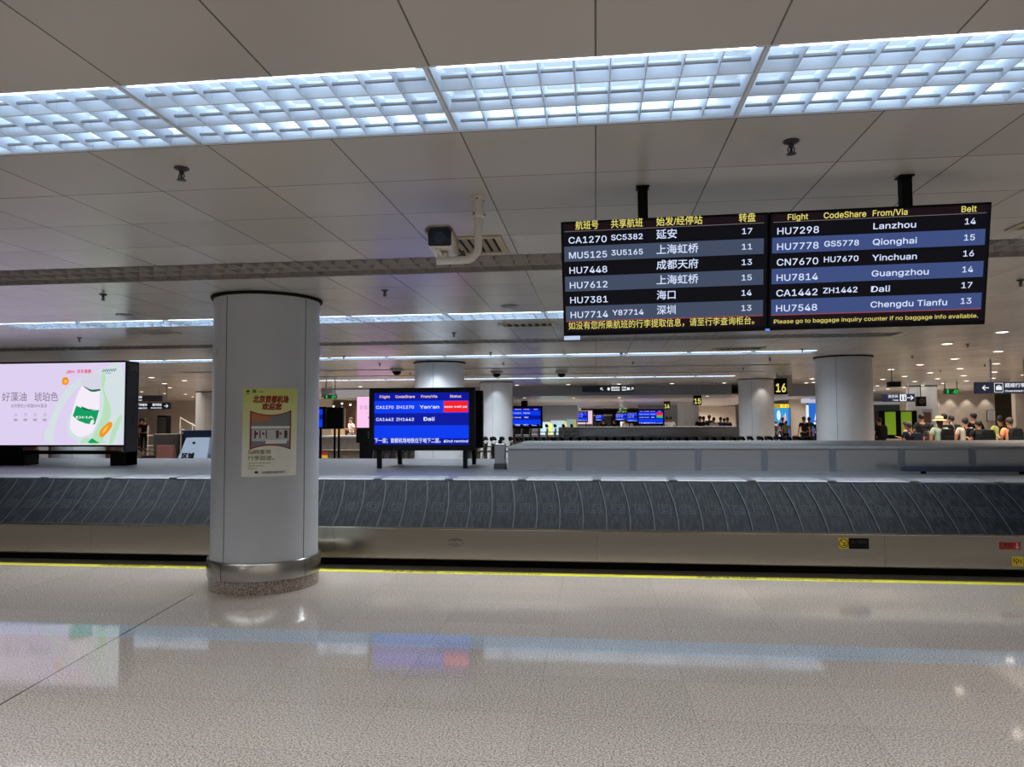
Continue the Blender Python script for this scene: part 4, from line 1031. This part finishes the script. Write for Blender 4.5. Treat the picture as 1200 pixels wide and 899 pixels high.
def d_arr(mb, w, h, f): rect(mb, -w * .48, h * .08, -w * .02, h * .35, f, 1); rect(mb, -w * .48, -h * .35, -w * .02, -h * .08, f, 1); arrow(mb, w * .2, 0, h * .32, pi / 4, f, 1); arrow(mb, w * .4, 0, h * .34, -pi / 2, f, 1)
sign('hanging_sign', 'small yellow sign with dark arrows just below the number 16 sign', 904.5, 473.8, 924.5, 478.2, 48, mat('yellow_sign', (214, 190, 40), .4, 0, .5, (214, 190, 40), .6), d_arr, (-.7, .7))
t = thing('locker_bank', 'black cabinet with two bright green panels right of the wide grey column', 'cabinet', (11.85, 30, 0))
MB().box(-.75, 0, 0, .68, .5, 1.95).build('body', m_black, t, bevel=.01)
for x in (-.32, .28):
    MB().box(x - .20, -.012, 1.0 if True else 0, x + .20, 0, 1.90).build('door', mat('lime_panel', (128, 168, 40), .4, 0, .5, (128, 168, 40), .35), t, bevel=.004)
MB().box(-.7, -.01, .1, .6, 0, .85).build('lower_panel', m_beige, t)
t = thing('info_poster', 'narrow printed poster panel beside the black and green cabinet', 'poster', (12.85, 29.9, 0))
MB().box(-.17, 0, .95, .20, .03, 2.0).build('board', mat('pale_lilac_board', (170, 166, 178), .5), t)
b = MB(); rect(b, -.13, 1.45, .15, 1.88, lambda u, v: (u, -.003, v), 0); rect(b, -.13, 1.02, .15, 1.38, lambda u, v: (u, -.003, v), 1); b.build('print', [mat('print_brown', (104, 76, 66), .5), mat('print_blue', (150, 160, 186), .5)], t)
MB().tube([(0, .02, 0), (0, .02, 1.0)], .02, 8).build('post', m_dark, t)
t = thing('wall_notice', 'white framed notice on the wall behind the crowd, right', 'notice', aty(1161.5, 487.2, 38.95))
MB().box(-.20, -.02, -.28, .20, .03, .28).build('frame', m_dgrey, t); b = MB(); rect(b, -.18, -.26, .18, .26, lambda u, v: (u, -.022, v), 0)
for q in range(5): rect(b, -.13, .18 - .09 * q, .12 - .03 * (q % 2), .20 - .09 * q, lambda u, v: (u, -.024, v), 1)
b.build('sheet', [m_white, m_grey], t)
# pale blue counters stepping back with yellow ends
for px0, px1, py0, py1, Y, lab in ((633.5, 643, 494.8, 503, 36, 'nearest pale blue lit counter with a yellow end, right of the second display'), (645.5, 661.5, 492.7, 499, 39, 'middle pale blue lit counter with a yellow end'), (664, 672, 491.2, 495.8, 43, 'farthest pale blue lit counter')):
    a, b_ = aty(px0, py1, Y), aty(px1, py0, Y); w = b_.x - a.x
    t = thing('counter', lab, 'counter', ((a.x + b_.x) / 2, Y, 0))
    MB().box(-w / 2, 0, 0, w / 2, .6, b_.z - .02).build('body', mat('pale_blue_panel', (168, 206, 228), .4, 0, .5, (168, 206, 228), .35), t)
    MB().box(-w / 2 - .02, -.02, b_.z - .03, w / 2 + .02, .62, b_.z).build('top', m_white, t)
    MB().box(w / 2, -.02, 0, w / 2 + .11, .62, b_.z - .05).build('end_panel', mat('lemon_panel', (216, 214, 70), .4, 0, .5, (216, 214, 70), .35), t)
# shop at the left behind the white-shirted person
t = thing('shop_front', 'warm shop front with red panels and many small lamps, behind the blue display', 'shop', (-14.0, 43.5, 0))
for q, (x, w_, z0, z1, c_) in enumerate(((-2.0, .9, 0, 2.4, (214, 190, 150)), (-.6, .5, 0, 2.5, (176, 120, 90)), (.55, 1.0, 1.5, 2.45, (178, 60, 44)), (.9, .5, 0, 1.5, (206, 186, 166)), (2.4, 1.2, 0, 2.6, (206, 186, 150)), (2.4, .9, 1.2, 1.6, (222, 170, 60)), (.2, .8, .8, 1.15, (160, 50, 46)))):
    MB().box(x - w_ / 2, -.02 * q, z0, x + w_ / 2, .1, z1).build('panel', mat('shop_panel_%d' % c_[2], c_, .5), t)
for q in range(16):
    x = -2.6 + .36 * q; MB().ball((x, -.6 + .5 * (q % 3), 2.36 + .09 * ((q * 7) % 5)), .06, .06, .05, 8, 6).build('lamp', MATS['warm_lens'], t)
# things at the left behind the deck
ls = aty(168, 492, 40)
t = thing('stair_railing', 'pale metal stair railing with glass sides beyond the navy sign at left', 'railing', (-21.3, 36.0, 0))
for x in (-.6, .1, .8): MB().tube([(x, 0, 0), (x, 0, 1.9 - .55 * (x + .6) * .9)], .03, 8).build('post', m_white, t)
for z in (1.85, 1.3): MB().tube([(-.6, 0, z), (1.3, 0, z - 1.0)], .03, 8).build('handrail', m_white, t)
t = thing('doorway_frame', 'dark doorway with white frame in the far wall below the navy sign', 'doorway', (-24.0, 43.7, 0))
MB().box(-.9, 0, 0, .9, .2, 2.3).build('opening', m_blackm, t)
for x in (-.95, -.1, .75): MB().box(x, -.1, 0, x + .16, 0, 2.35).build('jamb', m_white, t)
t = thing('dark_cabinet', 'dark narrow cabinet standing by the two people at left', 'cabinet', (-24.2, 38.0, 0))
MB().box(-.3, 0, 0, .3, .4, 2.0).build('body', m_black, t, bevel=.02); MB().box(-.26, -.012, 1.0, .26, 0, 1.9).build('door', m_dgrey, t)
def lounge(label, x, y, w, z0, z1, col, rz=0):
    t = thing('lounge_seat', label, 'seat', (x, y, 0), rz)
    MB().box(-w / 2, -.25, 0, w / 2, .35, z0).build('base', m_dgrey, t, bevel=.02)
    MB().box(-w / 2, -.28, z0, w / 2, .25, z0 + .12).build('cushion', mat('seat_brown', (138, 86, 76), .45), t, bevel=.03)
    b = MB(); b.prism([(.10, z0), (.20, z1), (.30, z1), (.30, z0)], lambda y_, z: (-w / 2, y_, z), lambda y_, z: (w / 2, y_, z)); b.build('backrest', MATS['seat_brown'] if col is None else col, t, bevel=.03)
    return t
lounge('reddish brown seat back beside the grey sandwich board at left', aty(201, 530, 17).x, 17.0, .46, .55, 1.09, None, pi)
lounge('reddish brown seat seen under the left half of the advertising screen', aty(33, 530, 18.2).x, 18.2, .95, .55, 1.03, None, pi)
lounge('reddish brown seat with bags seen under the right half of the advertising screen', aty(128, 530, 17.6).x, 17.6, .55, .55, 1.05, None, pi)
t = thing('equipment_cart', 'grey box cart with wire frame behind the brown seat at left', 'cart', (-12.55, 20.0, 0))
MB().box(-.45, 0, .35, .3, .5, 1.30).build('box', mat('cart_grey', (92, 90, 88), .5), t, bevel=.02); MB().box(-.40, -.012, .45, .22, 0, 1.22).build('door', m_dgrey, t)
for x in (-.62, .42): MB().tube([(x, 0, 0), (x, 0, 1.55)], .02, 8).build('upright', m_white, t)
for z in (.6, .95, 1.25): MB().tube([(-.62, -.02, z), (-.45, -.02, z)], .015, 8).build('rung', m_white, t)
for x in (-.35, .2): MB().lathe((x, .1, .06), [(.06, -.02), (.06, .02)], 14, 0, 'x').build('wheel', m_black, t)
t = thing('blue_crate', 'blue plastic crate on a stand, just left of the near column', 'crate', (-11.85, 20.3, 0))
MB().box(-.4, 0, 1.12, .5, .5, 1.36).build('body', mat('crate_blue', (40, 64, 116), .5), t, bevel=.02); MB().box(-.43, -.03, 1.34, .53, .53, 1.40).build('rim', mat('crate_blue', (40, 64, 116), .5), t)
MB().box(-.35, .05, 0, .45, .45, 1.12).build('stand', m_dgrey, t)
t = thing('dark_bag', 'dark bag lying on the floor edge left of the brown seat', 'bag', (aty(176, 535, 17.2).x, 17.2, 0))
MB().ball((0, 0, .62), .42, .25, .20, 16, 8).build('body', m_blackm, t, smooth=60); MB().tube([(-.2, 0, .78), (-.1, 0, .92), (.12, 0, .92), (.22, 0, .78)], .015, 8).build('strap', m_dark, t)
MB().box(-.4, -.2, 0, .4, .2, .5).build('trolley_base', m_dgrey, t)
t = thing('sandwich_board', 'pale grey sandwich board with dark characters beside the near column', 'sandwich board', (-9.30, 16.0, 0))
sbm = mat('sandwich_grey', (138, 150, 168), .5)
b = MB(); b.prism([(-.34, .70), (-.18, 1.29), (.40, 1.29), (.40, .70)], lambda x, z: (x, -.15 + (1.29 - z) * -.25, z), lambda x, z: (x, -.12 + (1.29 - z) * -.25, z)); p_ = b.build('front_panel', sbm, t)
b = MB(); fsb = lambda u, v: (u, -.156 + (1.29 - v) * -.25, v)
text(b, '区域', fsb, -.22, .80, .13, 0, w=.30, bold=.05); flat(b, ellipse(.03, 1.17, .04, .03, 10), fsb); b.build('lettering', m_blackm, p_)
b = MB(); b.prism([(-.34, .70), (-.18, 1.29), (.40, 1.29), (.40, .70)], lambda x, z: (x, .15 + (1.29 - z) * .25, z), lambda x, z: (x, .12 + (1.29 - z) * .25, z)); b.build('rear_panel', sbm, t)
MB().box(-.3, -.3, 0, .4, .3, .70).build('plinth', m_dgrey, t)

# ================================================================== baggage trolleys
def trolley():
    """nests along x; origin on the floor under the handle"""
    t = thing('baggage_trolley', 'x', 'baggage trolley', (0, 0, 0))
    fr = mat('trolley_frame', (146, 134, 122), .4, .5)
    b = MB()
    for s in (-1, 1):
        b.tube([(.85, s * .20, .16), (.10, s * .27, .18), (-.02, s * .27, .24), (.06, s * .27, .98)], .019, 8)
        b.tube([(.75, s * .21, .17), (.70, s * .24, .34), (.1, s * .26, .42)], .014, 8)
    b.tube([(.85, -.20, .16), (.92, 0, .16), (.85, .20, .16)], .019, 8)
    for x in (.25, .45, .65): b.tube([(x, -.25, .175), (x, .25, .175)], .012, 6)
    b.build('frame', fr, t, smooth=40)
    b = MB(); b.tube([(.06, -.30, 1.02), (.03, -.29, 1.08), (.03, .29, 1.08), (.06, .30, 1.02)], .036, 10); b.box(-.01, -.10, 1.03, .07, .10, 1.12); b.build('handle', m_black, t, smooth=40)
    b = MB()
    for z in (.74, .86): b.tube([(.06, -.26, z), (.30, -.22, z), (.30, .22, z), (.06, .26, z)], .009, 6)
    for y in (-.15, 0, .15): b.tube([(.06, y, .70), (.30, y * .9, .74), (.30, y * .9, .88)], .007, 6)
    b.build('basket', m_dark, t)
    b = MB(); b.box(.045, -.25, .5, .06, .25, .94); b.build('back_panel', mat('trolley_panel', (54, 48, 44), .6), t)
    for x, y in ((.05, -.25), (.05, .25), (.82, 0)):
        MB().lathe((x, y, .08), [(.08, -.02), (.085, -.012), (.085, .012), (.08, .02)], 14, 0, 'y').build('wheel', m_black, t, smooth=40)
    return t
TR = trolley(); TR.scale = (1, 1, 1.07); x = -6.25; q = 0
while x < 6.6:
    zz = 0; y = 20.0 + .06 * sin(q * 2.1)
    lab = 'nested baggage trolley in the long row behind the steel housing, black handle'
    if x < -3.2: lab = 'nested baggage trolley seen under or beside the near blue display, left end of the row'
    g = 'nested baggage trolleys behind the carousel'
    if q == 0: TR.location = (x, y, 0); TR['label'] = lab; TR['group'] = g; TR.rotation_euler.z = .03
    else: dup(TR, (x, y, 0), .05 * sin(q * 1.7), lab, g)
    x += .24; q += 1
for i in range(8):
    dup(TR, (-3.0 + .30 * i, 26.0, .30), 0, 'nested trolley in the farther row below the second blue display', 'nested trolleys of the farther row')
t = thing('kerb_platform', 'low grey platform under the farther row of trolleys', 'platform', (-1.9, 26, 0))
MB().box(-1.6, -.5, 0, 2.1, .5, .30).build('slab', m_dgrey, t)
t = thing('steel_post', 'thin dark floor-to-ceiling post just right of the near column', 'post', (aty(366.8, 500, 12.6).x, 12.6, dk))
MB().tube([(0, 0, 0), (0, 0, CEIL - dk)], .028, 12).build('pole', m_dark, t, smooth=40); MB().lathe((0, 0, 0), [(.06, 0), (.06, .012)], 16).build('foot_plate', m_dark, t)

# ================================================================== people
def skin_mesh(name, verts, edges, sub=1):
    """one continuous surface grown over joints: verts = {key: (x, y, z, r)}"""
    keys = list(verts); me = bpy.data.meshes.new(name)
    me.from_pydata([verts[k_][:3] for k_ in keys], [(keys.index(a), keys.index(b_)) for a, b_ in edges], [])
    o = bpy.data.objects.new(name, me); COL.objects.link(o)
    mo = o.modifiers.new('skin', 'SKIN'); mo.use_smooth_shade = True
    if not me.skin_vertices: 
        bm = bmesh.new(); bm.from_mesh(me); bm.verts.layers.skin.verify(); bm.to_mesh(me); bm.free()
    for i, k_ in enumerate(keys):
        r = verts[k_][3]; r = r if isinstance(r, tuple) else (r, r)
        sv = me.skin_vertices[0].data[i]; sv.radius = r; sv.use_root = (i == 0)
    su = o.modifiers.new('sub', 'SUBSURF'); su.levels = sub; su.render_levels = sub
    dg = bpy.context.evaluated_depsgraph_get(); out = bpy.data.meshes.new_from_object(o.evaluated_get(dg))
    bpy.data.objects.remove(o); bpy.data.meshes.remove(me)
    out.polygons.foreach_set('use_smooth', [True] * len(out.polygons)); out.name = name
    return out
def pose(stride=0, bend=0, lean=0):
    """joints of a 1.74 m figure facing +y"""
    v = dict(pelvis=(0, 0, .94, (.135, .10)), belly=(0, .0 + lean * .3, 1.08, (.125, .09)), chest=(0, lean * .7, 1.28, (.145, .10)), neck0=(0, lean, 1.44, .062), neck1=(0, lean + .015, 1.51, .056),
             head0=(0, lean + .03, 1.59, (.072, .087)), head1=(0, lean + .025, 1.66, (.076, .092)), nose=(0, lean + .127, 1.605, .012))
    e = [('pelvis', 'belly'), ('belly', 'chest'), ('chest', 'neck0'), ('neck0', 'neck1'), ('neck1', 'head0'), ('head0', 'head1'), ('head0', 'nose')]
    for n_, s in (('l', -1), ('r', 1)):
        st = stride * s
        v['hip' + n_] = (s * .095, 0, .88, .085); v['knee' + n_] = (s * .10, st * .5 + .02, .50, .058); v['ank' + n_] = (s * .10, st - .02, .09, .038); v['toe' + n_] = (s * .11, st + .13, .04, (.042, .03))
        v['ear' + n_] = (s * .083, lean + .02, 1.61, .012)
        v['sho' + n_] = (s * .190, lean, 1.435, .064)
        if bend and (s > 0 or bend > 1):
            v['elb' + n_] = (s * .262, lean - .02, 1.13, .046); v['wri' + n_] = (s * .16, lean + .22, 1.18, .029); v['palm' + n_] = (s * .14, lean + .29, 1.21, (.034, .020)); d = Vector((-.1 * s, .9, .35)).normalized(); sd = Vector((s, 0, 0))
        else:
            v['elb' + n_] = (s * .262, lean - .03 - st * .2, 1.14, .046); v['wri' + n_] = (s * .262, lean + .03 - st * .5, .89, .030); v['palm' + n_] = (s * .258, lean + .05 - st * .55, .82, (.020, .036)); d = Vector((0, .15, -1)).normalized(); sd = Vector((0, 1, 0))
        e += [('pelvis', 'hip' + n_), ('hip' + n_, 'knee' + n_), ('knee' + n_, 'ank' + n_), ('ank' + n_, 'toe' + n_), ('head0', 'ear' + n_), ('chest', 'sho' + n_), ('sho' + n_, 'elb' + n_), ('elb' + n_, 'wri' + n_), ('wri' + n_, 'palm' + n_)]
        P0 = Vector(v['palm' + n_][:3])
        for q, (off, L) in enumerate(((-.030, .065), (-.010, .080), (.010, .085), (.030, .075))):
            a_ = P0 + sd * off + d * .035; b_ = a_ + d * L * .55; c_ = b_ + (d + Vector((-.35 * s, .15, 0))).normalized() * L * .45
            for nm_, p_, r_ in (('a', a_, .0100), ('b', b_, .0088), ('c', c_, .0075)): v['f%d%s%s' % (q, nm_, n_)] = (*p_, r_)
            e += [('palm' + n_, 'f%da%s' % (q, n_)), ('f%da%s' % (q, n_), 'f%db%s' % (q, n_)), ('f%db%s' % (q, n_), 'f%dc%s' % (q, n_))]
        th = P0 + sd * .04 + d * -.005; v['t0' + n_] = (*th, .011); v['t1' + n_] = (*(th + (sd + d).normalized() * .05), .009)
        e += [('palm' + n_, 't0' + n_), ('t0' + n_, 't1' + n_)]
    return v, e
def clothes(v, sleeve=.75):
    sv = dict(p=(*v['pelvis'][:3], (.158, .122)), b=(*v['belly'][:3], (.150, .116)), c=(*v['chest'][:3], (.170, .124)), n=(v['neck0'][0], v['neck0'][1], 1.43, .082))
    se = [('p', 'b'), ('b', 'c'), ('c', 'n')]
    tv = dict(p=(0, 0, .95, (.150, .116)), ); te = []
    for n_ in 'lr':
        a, b_ = Vector(v['sho' + n_][:3]), Vector(v['elb' + n_][:3]); m_ = a.lerp(b_, sleeve)
        sv['s' + n_] = (*a, .078); sv['e' + n_] = (*m_, .064); se += [('c', 's' + n_), ('s' + n_, 'e' + n_)]
        tv['h' + n_] = (*v['hip' + n_][:3], .104); tv['k' + n_] = (*v['knee' + n_][:3], .076); tv['a' + n_] = (v['ank' + n_][0], v['ank' + n_][1], .11, .060)
        te += [('p', 'h' + n_), ('h' + n_, 'k' + n_), ('k' + n_, 'a' + n_)]
    return skin_mesh('shirt', sv, se), skin_mesh('trousers', tv, te)
def hair_mesh(long=False):
    b = MB(); n, k_ = 16, 10; vs, fs = [], []
    for i in range(k_ + 1):
        t_ = pi / 2 - (pi * (.84 if not long else .84)) * i / k_
        for q in range(n):
            a = 2 * pi * q / n; front = max(0, sin(a)); tt = max(t_, -.9 + 1.15 * front)
            dz = -.20 * max(0, -sin(a) + .35) * (i / k_) ** 3 if long else 0
            vs.append((.092 * cos(tt) * cos(a), .108 * cos(tt) * sin(a) - .008, .110 * sin(tt) + dz))
    for i in range(k_): fs += [(i * n + q, i * n + (q + 1) % n, (i + 1) * n + (q + 1) % n, (i + 1) * n + q) for q in range(n)]
    b.add(vs, fs); o = b.build('hair', mat('black_hair', (16, 14, 14), .6)); me = o.data; bpy.data.objects.remove(o)
    me.polygons.foreach_set('use_smooth', [True] * len(me.polygons)); return me
def obj_from(me, name, m, parent):
    o = bpy.data.objects.new(name, me); COL.objects.link(o); o.parent = parent
    if not me.materials: me.materials.append(m)
    o.material_slots[0].link = 'OBJECT'; o.material_slots[0].material = m
    return o
POSE = {}
for nm_, kw in (('stand', {}), ('walk', dict(stride=.20)), ('phone', dict(bend=1)), ('push', dict(bend=2, lean=.05)), ('stoop', dict(lean=.12))):
    v, e = pose(**kw); s_, t_ = clothes(v); POSE[nm_] = (skin_mesh('body', v, e), s_, t_, v)
HAIR = {0: hair_mesh(), 1: hair_mesh(True)}
shb = MB(); shb.prism([(-.045, -.07), (.045, -.07), (.05, .08), (.03, .16), (-.03, .16), (-.05, .08)], lambda x, y: (x, y, 0), lambda x, y: (x * .85, y * .9, .085)); so = shb.build('shoe', m_black); SHOE = so.data; bpy.data.objects.remove(so)
def fab(c): return mat('fabric_%d_%d_%d' % c, c, .8, 0, .2)
skn = mat('skin', (168, 122, 98), .5, 0, .3)
def person(label, px, ytop, Y, shirt, trouser, pz='stand', rz=0, hair=0, hat=None, z=0, group=None, hcol=None):
    p = aty(px, ytop, Y); h = p.z - z; h = min(max(h, 1.50), 1.92)
    t = thing('person', label, 'person', (p.x, Y, z), rz, group); k_ = h / 1.765; t.scale = (k_, k_, k_)
    body, s_, tr, v = POSE[pz]
    obj_from(body, 'body', skn, t); obj_from(s_, 'shirt', fab(shirt), t); obj_from(tr, 'trousers', fab(trouser), t)
    hd_ = Vector(v['head1'][:3])
    hr = obj_from(HAIR[hair], 'hair', mat('hair_%d' % hcol[0], hcol, .6) if hcol else MATS['black_hair'], t); hr.location = hd_ + Vector((0, -.005, .0))
    for n_ in 'lr':
        sh = obj_from(SHOE, 'shoe', m_black, t); sh.location = (v['ank' + n_][0], v['ank' + n_][1], 0)
    if hat:
        b = MB(hd_ * -1); b.o = Vector((0, 0, 0))
        c_ = hd_ + Vector((0, -.01, .045)); b.lathe(c_, [(.20, -.035), (.19, -.02), (.112, .0), (.110, .03), (.100, .085), (.06, .10), (.01, .10)], 24); hb_ = b.build('sun_hat', fab(hat), t, smooth=60)
        b = MB(); b.lathe(c_, [(.1135, .0), (.1125, .028)], 24); b.build('hat_band', fab((120, 86, 60)), hb_, smooth=60)
    return t
def backpack(label, who, col, w=.30, h=.44, d=.17, z=.96, one=0):
    t = thing('backpack', label, 'backpack', who.location, who.rotation_euler.z); t.scale = who.scale
    m = fab(col)
    sec = [(-w / 2, z), (-w / 2, z + h * .75), (-w * .36, z + h), (w * .36, z + h), (w / 2, z + h * .75), (w / 2, z), (w * .4, z - .03), (-w * .4, z - .03)]
    b = MB(); b.prism([(x + one, z_) for x, z_ in sec], lambda x, z_: (x, -.115, z_), lambda x, z_: (x * .94, -.115 - d, z_ - .01)); b.build('bag', m, t, bevel=.03)
    MB().box(-w * .36 + one, -.115 - d - .05, z + .02, w * .36 + one, -.115 - d + .02, z + h * .5).build('front_pocket', m, t, bevel=.02)
    for s in (-1, 1):
        MB().tube([(s * .10 + one, -.13, z + h * .85), (s * .115 + one, -.06, 1.47), (s * .12 + one, .06, 1.44), (s * .125 + one, .135, 1.28), (s * .14 + one, .04, 1.08), (s * .12 + one, -.12, z + .05)], .018, 6).build('strap', m, t)
    return t
K, DK, BK = (22, 22, 26), (40, 42, 50), (14, 14, 16)
# the crowd behind the steel housing at the right
p = person('person in black at the right edge of the wide grey column, carrying a black backpack', 1030.5, 489.5, 28.8, K, K, 'stand', .2); backpack('black backpack worn by the person at the wide grey column', p, BK, .34, .5)
person('person with long dark hair and beige top, leftmost of the crowd', 1062, 493.5, 23.2, (170, 146, 130), DK, 'phone', 1.0, 1)
p = person('person with short hair in dark navy, stooping in front of the beige-topped person', 1068.5, 494.5, 21.5, (38, 44, 62), DK, 'stoop', .3, 0, None, 0, None, (62, 52, 46)); backpack('dark navy backpack on the stooping person', p, (26, 30, 46), .36, .46)
p = person('person in dark grey shirt standing alone, head just below the toilet sign', 1080, 484.8, 26.2, (46, 48, 52), (52, 52, 56), 'phone', -.1); backpack('small black sling bag with pale mark on the dark grey shirt', p, (30, 31, 34), .24, .28, .09, 1.1)
person('short dark-haired person left of the straw hat, mostly hidden', 1091, 497, 24.5, (50, 46, 46), K, 'stoop', -.4, 1)
p = person('person in a wide straw hat and mint dress', 1101, 489.2, 22.0, (160, 186, 168), (160, 186, 168), 'stand', -.1, 1, (226, 202, 156)); backpack('black backpack on the right shoulder of the straw-hatted person', p, BK, .34, .42, .17, 1.0, .14)
p = person('tall person in grey shirt just behind the straw hat', 1106.5, 484, 24.8, (150, 146, 144), DK, 'stand', 0); backpack('dark backpack worn by the tall grey-shirted person', p, (34, 32, 34), .32, .44)
p = person('person with small head and grey top, right of the straw hat group', 1115, 487, 26.9, (136, 128, 124), K, 'stand', .2); backpack('brownish backpack worn by the person right of the straw hat group', p, (62, 54, 50), .34, .5)
p = person('person in off-white shirt with black shoulder straps', 1131, 489.3, 22.2, (196, 190, 178), (176, 168, 158), 'stand', -.25); backpack('slim black backpack on the off-white shirt', p, BK, .22, .46, .14, .98, .08)
person('tallest person in black, behind the big black backpack', 1141, 483, 24.5, K, K, 'phone', 0)
p = person('broad person in black leaning forward under a large black backpack', 1148, 492, 21.2, K, K, 'push', .15); backpack('large black backpack on the broad leaning person', p, (20, 24, 24), .48, .56, .26, .92)
p = person('person in lime green shirt, second from the right edge', 1172, 487.3, 22.9, (188, 200, 116), (170, 150, 120), 'stand', -.3); backpack('black backpack worn over the lime green shirt', p, BK, .24, .46, .15, 1.0, .05)
p = person('person in orange shirt, rightmost of the crowd', 1184.5, 489, 21.0, (240, 164, 122), (70, 62, 60), 'push', .1, 0, None, 0, None, (54, 48, 44)); backpack('dark green-black backpack worn over the orange shirt', p, (28, 36, 36), .36, .50)
t = thing('suitcase', 'dark suitcase standing between the grey-shirted person and the straw hat', 'suitcase', (aty(1094, 510, 24.8).x, 24.8, 0))
MB().box(-.2, -.14, .06, .2, .14, .95).build('shell', m_black, t, bevel=.04); MB().tube([(-.1, .1, .9), (-.1, .1, 1.1), (.1, .1, 1.1), (.1, .1, .9)], .012, 8).build('handle', m_dark, t)
for x in (-.15, .15): MB().lathe((x, 0, .035), [(.035, -.015), (.035, .015)], 12, 0, 'x').build('wheel', m_dark, t)
# people farther off
p = person('person in big black coat walking beyond the trolleys, left of the wide grey column', 942, 488.3, 38, BK, BK, 'walk', .2); t = thing('handbag', 'red-brown bag carried by the walking person in black', 'bag', p.location + Vector((-.42, .05, .38)))
MB().box(-.14, -.06, 0, .14, .06, .30).build('body', fab((142, 78, 64)), t, bevel=.02); MB().tube([(-.08, 0, .28), (-.05, 0, .42), (.05, 0, .42), (.08, 0, .28)], .012, 6).build('grip', fab((142, 78, 64)), t)
person('person in dark clothes with red sleeve half hidden behind the black coat', 948, 488.8, 41, (60, 36, 36), K, 'walk', -.3)
person('dark figure at the very left edge of the wide grey column', 958, 491, 39, BK, BK, 'walk', .5)
person('person in black with red bag in front of the tall blue lightbox', 917, 489, 43, (52, 26, 26), K, 'walk', .4); person('person in olive shirt beside the one in front of the blue lightbox', 921, 493, 42, (128, 132, 96), K, 'walk', -.4)
person('thin dark figure at the left edge of the tall blue lightbox', 909, 493, 45, (30, 44, 60), K, 'stand', .3)
for i, (px_, yt, c_, lab) in enumerate(((820.5, 487.6, BK, 'person in black, leftmost of the group below number 15'), (824.5, 487.8, (24, 20, 22), 'second person in black in the group below number 15'), (831, 486.2, (70, 46, 42), 'taller person in brown of the group below number 15'),
                                  (836.5, 489, (190, 186, 190), 'person in pale shirt in the middle of the group below number 15'), (844.5, 488.6, (72, 78, 110), 'person in blue-grey right of the gap below number 15'), (848.5, 489.6, (60, 70, 170), 'person in bright blue below number 15, near the pale column'), (852.5, 489, (40, 42, 48), 'rightmost dark figure of the group, touching the pale column'))):
    person(lab, px_, yt, 42 + .7 * (i % 3), c_, DK, 'stand', .4 * sin(i * 2.3))
for px_, c_, lab in ((781.5, (206, 206, 204), 'person in white, left one under the number 14 sign'), (786, (212, 212, 210), 'person in white, right one under the number 14 sign')): person(lab, px_, 488.5, 47, c_, DK, 'stand', .2)
for px_, yt, c_, lab in ((786.5, 491, None, None),): pass
person('person in white shirt in front of the shop, left of the pink screen', 412.5, 489.3, 36, (206, 204, 202), (120, 116, 112), 'push', 2.4)
person('person in black standing in the hall right of the advertising screen', 169, 490.3, 38, BK, BK, 'stand', .2); person('person in beige half hidden behind the one in black, left', 165.5, 490, 40, (150, 130, 116), DK, 'stand', -.2)
for px_, c_, lab in ((733, (210, 206, 200), 'tiny person in white sitting below the far blue displays'), (737.5, (190, 186, 182), 'tiny person in pale grey beside the white one below the far displays'), (719.5, K, 'tiny dark figure left of the far blue display'), (707, K, 'tiny dark figure by the second far display')):
    person(lab, px_, 491, 49, c_, K, 'stand', .3)
# green plants and posters at the hall end
for px_, lab in ((676, 'green trailing plant on a pale pillar, left of the far navy sign'), (729, 'green trailing plant on a pale pillar, right of the far navy sign')):
    q = aty(px_, 470, 60); t = thing('hanging_plant', lab, 'plant', (q.x, 60, 0))
    MB().lathe((0, 0, 0), [(.16, 0), (.16, 2.3)], 16).build('pillar', m_white, t, smooth=40)
    b = MB()
    for i in range(46):
        a, z, r = random.uniform(0, 6.28), random.uniform(1.95, 2.55), random.uniform(.1, .34); b.ball((r * cos(a), r * sin(a), z), .11, .11, .05, 6, 4)
    b.build('foliage', mat('plant_green', (44, 92, 40), .6), t)
q = aty(685, 487, 55); t = thing('lightbox', 'pale pink poster panel beside the far blue display at the hall end', 'lightbox', (q.x, 55, 0))
MB().box(-.62, 0, 0, .62, .1, 2.35).build('frame', m_white, t); b = MB(); rect(b, -.58, 1.3, .58, 2.3, lambda u, v: (u, -.004, v)); b.build('lit_panel', emi('poster_pinkglow', (240, 206, 222), .95), t)
q = aty(703, 480, 66); t = thing('stage_box', 'dark loudspeaker-like box over a pale shelf at the hall end', 'shelf unit', (q.x, 66, 0))
MB().box(-1.0, 0, 0, 1.0, .4, 1.95).build('body', m_dgrey, t); MB().box(-1.1, -.05, 1.95, 1.1, .45, 2.08).build('shelf', m_white, t); MB().box(-.4, 0, 2.1, .3, .3, 2.5).build('box', m_blackm, t)
